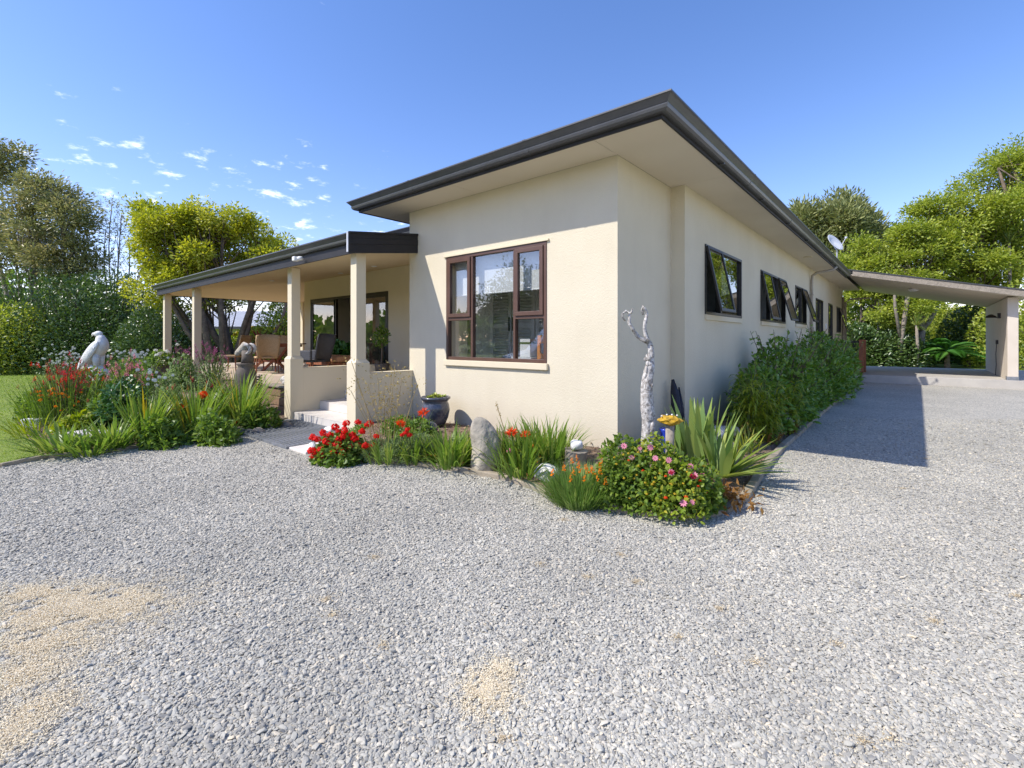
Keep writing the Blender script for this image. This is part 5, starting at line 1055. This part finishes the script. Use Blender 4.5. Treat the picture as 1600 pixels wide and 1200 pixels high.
# ------------------------------------------------------------------ trees and far garden
def tree(name, label, cat, base, lobes, ncl, nlf, cr, L, Wd, m, bark, tr, fork, group=None, twig=.5, flat=.7, up=.3, lean=(0, 0), oval=False, billow=.36):
    t = thing(name, label, cat, base, 0, group); lb = np.array(lobes, float); vol = (lb[:, 3]*lb[:, 4]*lb[:, 5])**.6; pick = rng.choice(len(lb), ncl, p=vol/vol.sum())
    NS = 11; sd = rdir(len(lb)*NS, .25).reshape(len(lb), NS, 3); sc = lb[:, None, :3]+sd*lb[:, None, 3:]*rng.uniform(.45, .85, (len(lb), NS, 1)); si = rng.integers(0, NS, ncl)
    d = unit(rdir(ncl, .2)+sd[pick, si]*.6); r = rng.random(ncl)**.45; cc = sc[pick, si]+d*r[:, None]*lb[pick, 3:]*billow
    mb = MB(); fk = Vector((lean[0]*fork, lean[1]*fork, fork))
    if fork > .3: mb.tube([(0, 0, -.1), fk*.5+Vector((rng.normal(0, .05), 0, 0)), fk], [tr*1.35, tr, tr*.9], 9, 1, .06)
    for i, (x, y, z, rx, ry, rz_) in enumerate(lobes):
        c = Vector((x, y, z)); s = fk if fork > .3 else Vector((rng.normal(0, tr), rng.normal(0, tr), -.05)); mid = s*.5+c*.5+Vector((rng.normal(0, .12), rng.normal(0, .12), -.08))*(c-s).length; end = c+Vector((0, 0, rz_*.5))
        pth = [s*(1-u)**2+mid*(2*u*(1-u))+end*(u*u) for u in (i/6 for i in range(7))]; rr = tr*.8*(min(1, (rx*rz_)**.25/1.3)); mb.tube(pth, list(np.linspace(rr, rr*.28, 7)), 7, 1, .06)
        for j in np.where(pick == i)[0]:
            if rng.random() < twig:
                q = pth[int(rng.integers(3, 7))]; e = Vector(cc[j]); mb.tube([q, (q+e)/2+Vector((rng.normal(0, .1), rng.normal(0, .1), .05))*(e-q).length, e], [rr*.22, rr*.14, rr*.05], 4)
    part('trunk', mb, bark, t, smooth=True, fix=False)
    n = ncl*nlf; ci = np.repeat(np.arange(ncl), nlf); rad = cr*rng.uniform(.6, 1.35, ncl)[ci]; off = rng.normal(size=(n, 3))*np.array([1, 1, flat]); off /= np.maximum(1, np.linalg.norm(off, axis=1, keepdims=True)/1.6)
    Pp = cc[ci]+off*rad[:, None]*.62; ax = unit(off+d[ci]*.4+rdir(n)*.9+np.array([0, 0, up])); nr = unit(rdir(n)*.8+np.array([0, 0, .8])+d[ci]*.5)
    T = rng.normal(.45, .2, n)+rng.normal(0, .14, ncl)[ci]
    stuffmesh('crown', [leaf_geo(Pp, ax, nr, L*rng.uniform(.6, 1.3, n), Wd*rng.uniform(.7, 1.2, n), T, oval)], m, t); return t
def gpos(px, d): q = atD(px, HY, d); q.z = 0; return q
def lobes_px(base, lst, d):
    """crown lobes measured in the photograph: (x, y, half width, half height) at distance d, given real depth"""
    out = []
    for x, y, w, h, dd in lst: q = atD(x, y, d+dd)-base; s = (d+dd)/FPX; out.append((q.x, q.y, q.z, w*s, w*s*.9, h*s))
    return out
b = gpos(22, 27); tree('gum_tree', 'tall olive gum tree with an open crown at the left edge of the photo', 'tree', b, lobes_px(b, [(5,250,42,42,0),(-30,330,45,40,1),(40,300,30,26,-1),(20,400,40,30,0),(-60,260,40,50,1)], 27), 180, 70, .76, .24, .09, l_euc, m_barkpale, .17, 2.2, twig=.8, flat=.5)
b = gpos(62, 26); tree('gum_tree', 'leaning olive gum tree with pale twisted limbs left of the bare slender tree', 'tree', b, lobes_px(b, [(85,320,44,34,0),(60,370,50,34,.5),(115,345,28,28,-.5),(100,410,34,26,0),(40,340,30,30,1)], 26), 190, 70, .7, .23, .085, l_euc, m_barkpale, .14, 1.8, twig=.9, flat=.5, lean=(.1, .1))
b = gpos(125, 26); tree('gum_tree', 'small olive gum with sparse dark foliage right of the leaning gum', 'tree', b, lobes_px(b, [(135,385,20,22,0),(120,420,28,20,0),(150,415,16,18,.5),(95,440,20,16,0)], 26), 56, 56, .55, .2, .075, l_euc, m_bark, .1, 1.8, twig=1, flat=.5)
b = gpos(182, 27); tree('slender_tree', 'thin nearly bare tree between the gums and the lime green tree', 'tree', b, lobes_px(b, [(175,325,14,16,0),(190,345,18,20,0),(165,370,12,22,0),(200,380,14,26,.5),(180,420,18,20,0)], 27), 40, 22, .6, .16, .06, l_euc, m_barkpale, .12, 3.0, twig=1)
b = gpos(366, 21); tree('lime_tree', 'broad rounded yellow green tree with several spreading trunks beyond the patio', 'tree', b, lobes_px(b, [(325,395,70,58,0),(265,380,55,50,0),(235,430,42,60,-.5),(390,390,45,45,.5),(420,420,32,38,0),(300,360,60,40,0),(350,350,45,26,0),(290,445,60,45,0),(240,345,30,22,0),(440,385,16,12,0),(340,470,50,26,1)], 21), 620, 70, .42, .15, .085, l_lime, m_bark, .24, 0., twig=.35, flat=.75, oval=False)
for i, (px, d, w, h, m, lb) in enumerate(((-40, 24, 3.6, 4.0, l_mid, 'bright green bush at the far left edge behind the lawn'), (22, 23, 2.3, 3.2, l_tree, 'light green bush at the left edge in front of the dark hedge'), (62, 25, 2.8, 5.0, l_hedge, 'dark bush under the gum trees left of the eagle'), (115, 24, 2.8, 4.6, l_hedge, 'dark glossy bush directly behind the eagle statue'), (168, 24, 2.7, 4.8, l_hedge, 'dark bush right of the eagle statue'), (218, 24, 2.4, 4.6, l_hedge, 'dark bush left of the farthest veranda post'), (262, 22, 2.2, 3.2, l_hedge, 'dark bush showing between the two far veranda posts'), (310, 26, 2.0, 2.0, l_mid, 'low green bush beyond the patio under the lime green tree'), (352, 24, 1.7, 1.5, l_mid, 'small green bush left of the outdoor table'), (398, 24, 1.8, 2.1, l_yell, 'yellow green shrub behind the cane chairs'), (444, 22, 1.6, 3.3, l_tree, 'climbing green shrub left of the entrance pillar'), (470, 24, 2.0, 4.2, l_hedge, 'dark shrub behind the entrance pillar'))):
    t = thing('garden_bush', lb, 'bush', gpos(px, d), 0, 'bushes round the lawn'); n = 7000 if i < 7 else 3600
    bush(t, w, w*.9, h, n, .17, .085, m, False, lumps=22); bush(t, w*.6, w*.6, h*.8, n//3, .17, .09, m)
    mb = MB()
    for j in range(7): a = random.uniform(0, 6.3); mb.tube([(0, 0, 0), (math.cos(a)*w*.3, math.sin(a)*w*.3, h*.5), (math.cos(a)*w*.6, math.sin(a)*w*.6, h*.85)], [.05, .035, .01], 5)
    part('branch', mb, m_bark, t, kind='stuff', fix=False)
    if i == 9: blooms(t, [Vector(t.location)+Vector((rng.normal(0, .8), rng.normal(0, .7), 1.9+rng.normal(0, .2))) for _ in range(20)], 'ball', .12, f_yellow)
t = thing('red_cordyline', 'dark red leaved cordyline behind the outdoor table', 'plant', gpos(407, 21)); part('stem', MB().tube([(0, 0, 0), (0, 0, 1.5)], .04, 6), m_bark, t); l_red = leafmat('dark_red_leaf', (.10, .015, .02), (.16, .025, .03), (.22, .05, .04))
o = straps(t, 70, .8, .07, l_red, .05, (.1, 1.5), (.2, .9)); o.location = (0, 0, 1.4)
m_ribroof = mat('pale_ribbed_roof', (.50, .51, .53), (.44, .45, .47), .5, 1)
nb = thing('neighbour_house', 'long low house with a white ribbed roof far behind the lime green tree', 'house', gpos(325, 40), math.atan2(RGT[1], RGT[0]))
part('wall', MB().box(-9, 9, 0, 6, 0, 2.7), m_inwall, nb); rb = MB()
for i in range(60): x = -9.6+i*.32; rb.quad((x, -.8, 2.68), (x+.30, -.8, 2.68), (x+.30, 3, 4.2), (x, 3, 4.2)); rb.quad((x+.02, -.8, 2.74), (x+.08, -.8, 2.74), (x+.08, 3, 4.26), (x+.02, 3, 4.26))
rb.quad((-9.6, -.8, 2.66), (9.6, -.8, 2.66), (9.6, 3, 4.18), (-9.6, 3, 4.18)); rb.quad((-9.6, 6.8, 2.66), (9.6, 6.8, 2.66), (9.6, 3, 4.18), (-9.6, 3, 4.18)); part('roof', rb, m_ribroof, nb, fix=False)
part('gutter', MB().box(-9.6, 9.6, -.92, -.81, 2.5, 2.7), m_gutter, nb)
for x in (-7.5, -4.6, -1.6, 1.6, 4.8): w_ = part('window', frame_rect(MB(), 'x', 0, x, x+1.7, .9, 2.2, .06, -.04, -.002), m_bronze, nb); part('pane', MB().box(x+.06, x+1.64, -.02, -.015, .96, 2.14), m_glassd, w_)
# right side
b = gpos(1568, 30); tree('broadleaf_tree', 'tallest yellow green tree behind the carport at the right edge', 'tree', b, lobes_px(b, [(1560,290,50,55,0),(1600,270,45,50,1),(1530,350,60,50,-1),(1590,380,60,50,0),(1480,355,45,35,0),(1640,340,60,70,1),(1500,410,55,36,-1),(1560,430,50,36,0),(1455,330,25,24,0)], 30), 640, 92, .66, .19, .10, l_tree, m_bark, .3, 3.2, twig=.45, flat=.6)
b = gpos(1440, 29); tree('broadleaf_tree', 'lower yellow green tree over the middle of the carport roof', 'tree', b, lobes_px(b, [(1440,400,50,34,0),(1395,425,42,30,0),(1420,370,26,22,0),(1470,440,50,30,0),(1380,470,45,36,0),(1430,490,40,30,-1)], 29), 370, 92, .6, .18, .10, l_tree, m_barkpale, .2, 2.2, twig=.5, flat=.6)
b = gpos(1300, 44); tree('macrocarpa', 'rounded grey green conifer rising beyond the satellite dish', 'tree', b, lobes_px(b, [(1290,365,55,44,0),(1330,370,38,40,0),(1265,355,36,32,0),(1305,335,26,20,0),(1355,395,26,40,0),(1300,420,60,50,0)], 44), 420, 80, 1.1, .5, .15, l_con, m_bark, .4, 3, twig=.1, flat=.9, up=.9)
b = gpos(1345, 30); tree('broadleaf_tree', 'bright green tree between the satellite dish and the cordyline', 'tree', b, lobes_px(b, [(1345,400,20,22,0),(1330,425,28,20,0),(1360,420,22,20,0)], 30), 90, 80, .7, .2, .11, l_tree, m_bark, .15, 2.5, twig=.4)
for i, (px, d, w, h, m, lb) in enumerate(((1330, 32, 2.2, 4.6, l_tree, 'yellow green shrub seen past the end of the house'), (1375, 31, 2.3, 4.3, l_mid, 'green shrub seen under the left of the carport roof'), (1340, 28.5, 1.7, 2.4, l_hedge, 'dark shrub behind the timber landing'), (1385, 28.5, 1.8, 2.0, l_hedge, 'dark shrub left of the pale leaning trunk'), (1450, 34, 3.0, 4.2, l_tree, 'yellow green shrub seen under the middle of the carport roof'), (1520, 31, 1.7, 3.6, l_hedge, 'dark shrub next to the carport side wall'), (1500, 36, 2.6, 3.8, l_lime, 'pale green shrub far behind the carport'), (1625, 26, 2.6, 4.6, l_tree, 'green shrub outside the carport wall at the right edge'))):
    t = thing('garden_bush', lb, 'bush', gpos(px, d), 0, 'bushes behind the carport'); bush(t, w*1.1, w*.9, h, 6000, .22, .12, m, False, lumps=20); bush(t, w*.6, w*.6, h*.8, 1300, .19, .1, m); mb = MB()
    for j in range(7): a = random.uniform(0, 6.3); mb.tube([(0, 0, 0), (math.cos(a)*w*.3, math.sin(a)*w*.3, h*.5), (math.cos(a)*w*.6, math.sin(a)*w*.6, h*.85)], [.05, .035, .01], 5)
    part('branch', mb, m_barkpale, t, kind='stuff', fix=False)
def cordyline(px, py, d, lb, r, drop=.6, n=90):
    q = atD(px, py, d); t = thing('cabbage_tree', lb, 'tree', (q.x, q.y, 0)); part('trunk', MB().tube([(0, 0, 0), (.05, 0, q.z*.5), (0, 0, q.z)], [.10, .08, .07], 7, 1, .06), m_barkpale, t, smooth=True)
    o = straps(t, n, r, .055, l_cord, .03, (.0, 1.9), (.1, drop), name='leaf_head', k=5); o.location = (0, 0, q.z-.05)
cordyline(1372, 403, 29.2, 'cabbage tree with a spiky head above the left of the carport roof', 1.15); cordyline(1577, 378, 28.5, 'cabbage tree with a spiky head at the upper right', .95); cordyline(1432, 508, 27, 'small drooping cabbage tree seen through the carport', 1.1, 1.4, 70)
t = thing('leaning_trunk_tree', 'pale leaning bare trunk seen through the carport', 'tree', gpos(1402, 27.3)); q = atD(1420, 455, 27.5)-t.location; part('trunk', MB().tube([(0, 0, 0), (q.x*.35, q.y*.35, q.z*.4), (q.x*.7, q.y*.7, q.z*.7), (q.x*1.1, q.y*1.1, q.z*1.15)], [.17, .13, .12, .10], 9, 1, .08).tube([(q.x*.3, q.y*.3, q.z*.35), (-.1, .1, q.z*.8), (-.15, 0, q.z*1.2)], [.1, .08, .05], 7, 1, .08), m_barkpale, t, smooth=True)
def treefern(px, py, d, lb, n, L, h):
    q = gpos(px, d); t = thing('tree_fern', lb, 'fern', q); gs = []
    for j in range(n):
        a = random.uniform(0, 6.3); e = random.uniform(.15, 1.1); u = np.linspace(.06, 1, 26); ln = L*random.uniform(.7, 1.1); r = u*ln*math.cos(e); z = h+u*ln*math.sin(e)-u*u*ln*.55
        ax = np.stack([r*math.cos(a), r*math.sin(a), z], 1); s = np.array([-math.sin(a), math.cos(a), -.12])
        for sg in (-1, 1):
            lw = ln*.20*np.sin(np.clip(u*2.9, .25, 2.95)); dd = np.tile(s*sg+np.array([math.cos(a)*.5, math.sin(a)*.5, -.1])*np.array([1, 1, 1]), (26, 1)); dd[:, 2] = -.15
            gs.append(leaf_geo(ax, dd, np.tile([0, 0, 1.], (26, 1)), lw, .075, np.full(26, random.uniform(.1, .95))))
    stuffmesh('fronds', gs, l_fern, t); part('trunk', MB().tube([(0, 0, 0), (0, 0, h)], [.14, .1], 8, 1, .1), m_bark, t)
treefern(1480, 560, 27, 'spreading green tree fern in the middle of the view through the carport', 40, 2.1, .9); treefern(1512, 565, 28, 'smaller tree fern left of the carport side wall', 26, 1.5, .7); treefern(1452, 565, 27.6, 'low fern beside the pale leaning trunk', 22, 1.3, .6)
# far woods closing the view
def far_wood(name, x0, x1, d, h, n, m):
    px = rng.uniform(x0, x1, n); dd = d*rng.uniform(.95, 1.25, n); hh = h*(.7+.3*np.sin(px*.031)+.2*np.sin(px*.083+1))*rng.random(n)**.6
    Pp = CAM[None]*np.array([1, 1, 0])+FWD[None]*dd[:, None]+RGT[None]*((px-CX)/FPX*dd)[:, None]; Pp[:, 2] = hh
    V, F, T = leaf_geo(Pp, rdir(n), rdir(n, .4), .75, .4, np.clip(rng.normal(.45, .2, n), 0, 1)); link(name, np_mesh(name, V, F, T, m), m, None, None, 'stuff')
far_wood('far_woodland', -500, 620, 62, 5.5, 16000, l_hedge); far_wood('far_woodland', 1250, 2100, 58, 6.5, 14000, l_tree)

# ------------------------------------------------------------------ what the windows reflect: van and trees behind the viewer
vn = thing('white_van', 'white van parked behind the viewer, seen only in the front window glass', 'van', (-8.0, -8.4, 0), R(-48))
def vprof(w, pr): b = MB(); n = len(pr); b.add([(x, -w, z) for x, z in pr]+[(x, w, z) for x, z in pr], [tuple(range(n)), tuple(range(2*n-1, n-1, -1))]+[(i, n+i, n+(i+1) % n, (i+1) % n) for i in range(n)]); return b
part('body', vprof(.96, [(-.95, .35), (-1.02, .75), (-.75, 1.05), (-.05, 1.22), (.75, 2.15), (1.2, 2.38), (4.6, 2.38), (4.75, 2.2), (4.75, .35)]), m_vanpaint, vn, bevel=.06)
ws = MB(); ws.quad((.02, -.82, 1.30), (.02, .82, 1.30), (.70, .78, 2.13), (.70, -.78, 2.13)); part('windscreen', ws, m_glassd, vn); part('windscreen_backing', MB().quad((.035, -.84, 1.27), (.035, .84, 1.27), (.735, .80, 2.14), (.735, -.80, 2.14)), m_dark, vn)
for s in (-1, 1):
    dw_ = part('door', MB().box(.55, 1.75, s*.962-.004, s*.962+.004, .45, 2.0), m_vanpaint, vn); part('pane', MB().add([(.65, s*.97, 1.28), (1.65, s*.97, 1.28), (1.65, s*.965, 1.95), (1.1, s*.965, 1.95)], [(0, 1, 2, 3)]), m_dark, dw_)
    part('headlight', MB().blob((-.82, s*.72, .92), (.16, .16, .11), 2, 0), m_dish, vn, smooth=True); part('mirror', MB().box(.45, .6, s*1.1-.12, s*1.1+.12, 1.25, 1.6), m_rubber, vn, bevel=.03)
    for x in (-.05, 3.6):
        wl = part('wheel', MB().lathe([(.2, -.12), (.33, -.12), (.36, -.06), (.36, .06), (.33, .12), (.2, .12)], 24), m_rubber, vn); wl.rotation_euler = (PI/2, 0, 0); wl.location = (x, s*.86, .36)
        hb = part('rim', MB().lathe([(.01, s*-.125), (.2, s*-.125), (.2, s*-.10)], 20), m_dish, wl)
part('bumper', MB().box(-1.08, -.9, -.9, .9, .36, .66), m_rubber, vn, bevel=.05)
for i, (x, y, s, lb) in enumerate(((-14.6, -19, .85, 'dark green tree behind the viewer, reflected in the left of the front window'), (-11, -27, 1.2, 'large dark tree behind the viewer, reflected in the right of the front window'), (-24, -26, 1.1, 'farthest tree behind the viewer, reflected in the veranda doors'))):
    tree('reflected_tree', lb, 'tree', Vector((x, y, 0)), [(0, 0, 3.4*s, 2.6*s, 2.6*s, 2.2*s), (1.2*s, .4, 5.4*s, 2.0*s, 2.0*s, 1.9*s), (-1.5*s, 0, 4.8*s, 1.8*s, 1.8*s, 1.6*s), (0, 0, 1.4, 2.8, 2.8, 1.4)], 110, 60, 1.0, .3, .16, l_hedge, m_bark, .25, 1.6, twig=.2)

n = 9000; a = rng.uniform(R(170), R(330), n); dd = rng.uniform(48, 62, n); hh = (4.5+2*np.sin(a*9)+1.2*np.sin(a*23))*rng.random(n)**.6
V, F, T = leaf_geo(np.stack([CAM[0]+np.cos(a)*dd, CAM[1]+np.sin(a)*dd, hh], 1), rdir(n), rdir(n, .4), 1.2, .7, np.clip(rng.normal(.45, .2, n), 0, 1)); link('far_woodland', np_mesh('far_woodland', V, F, T, l_mid), l_mid, None, None, 'stuff')
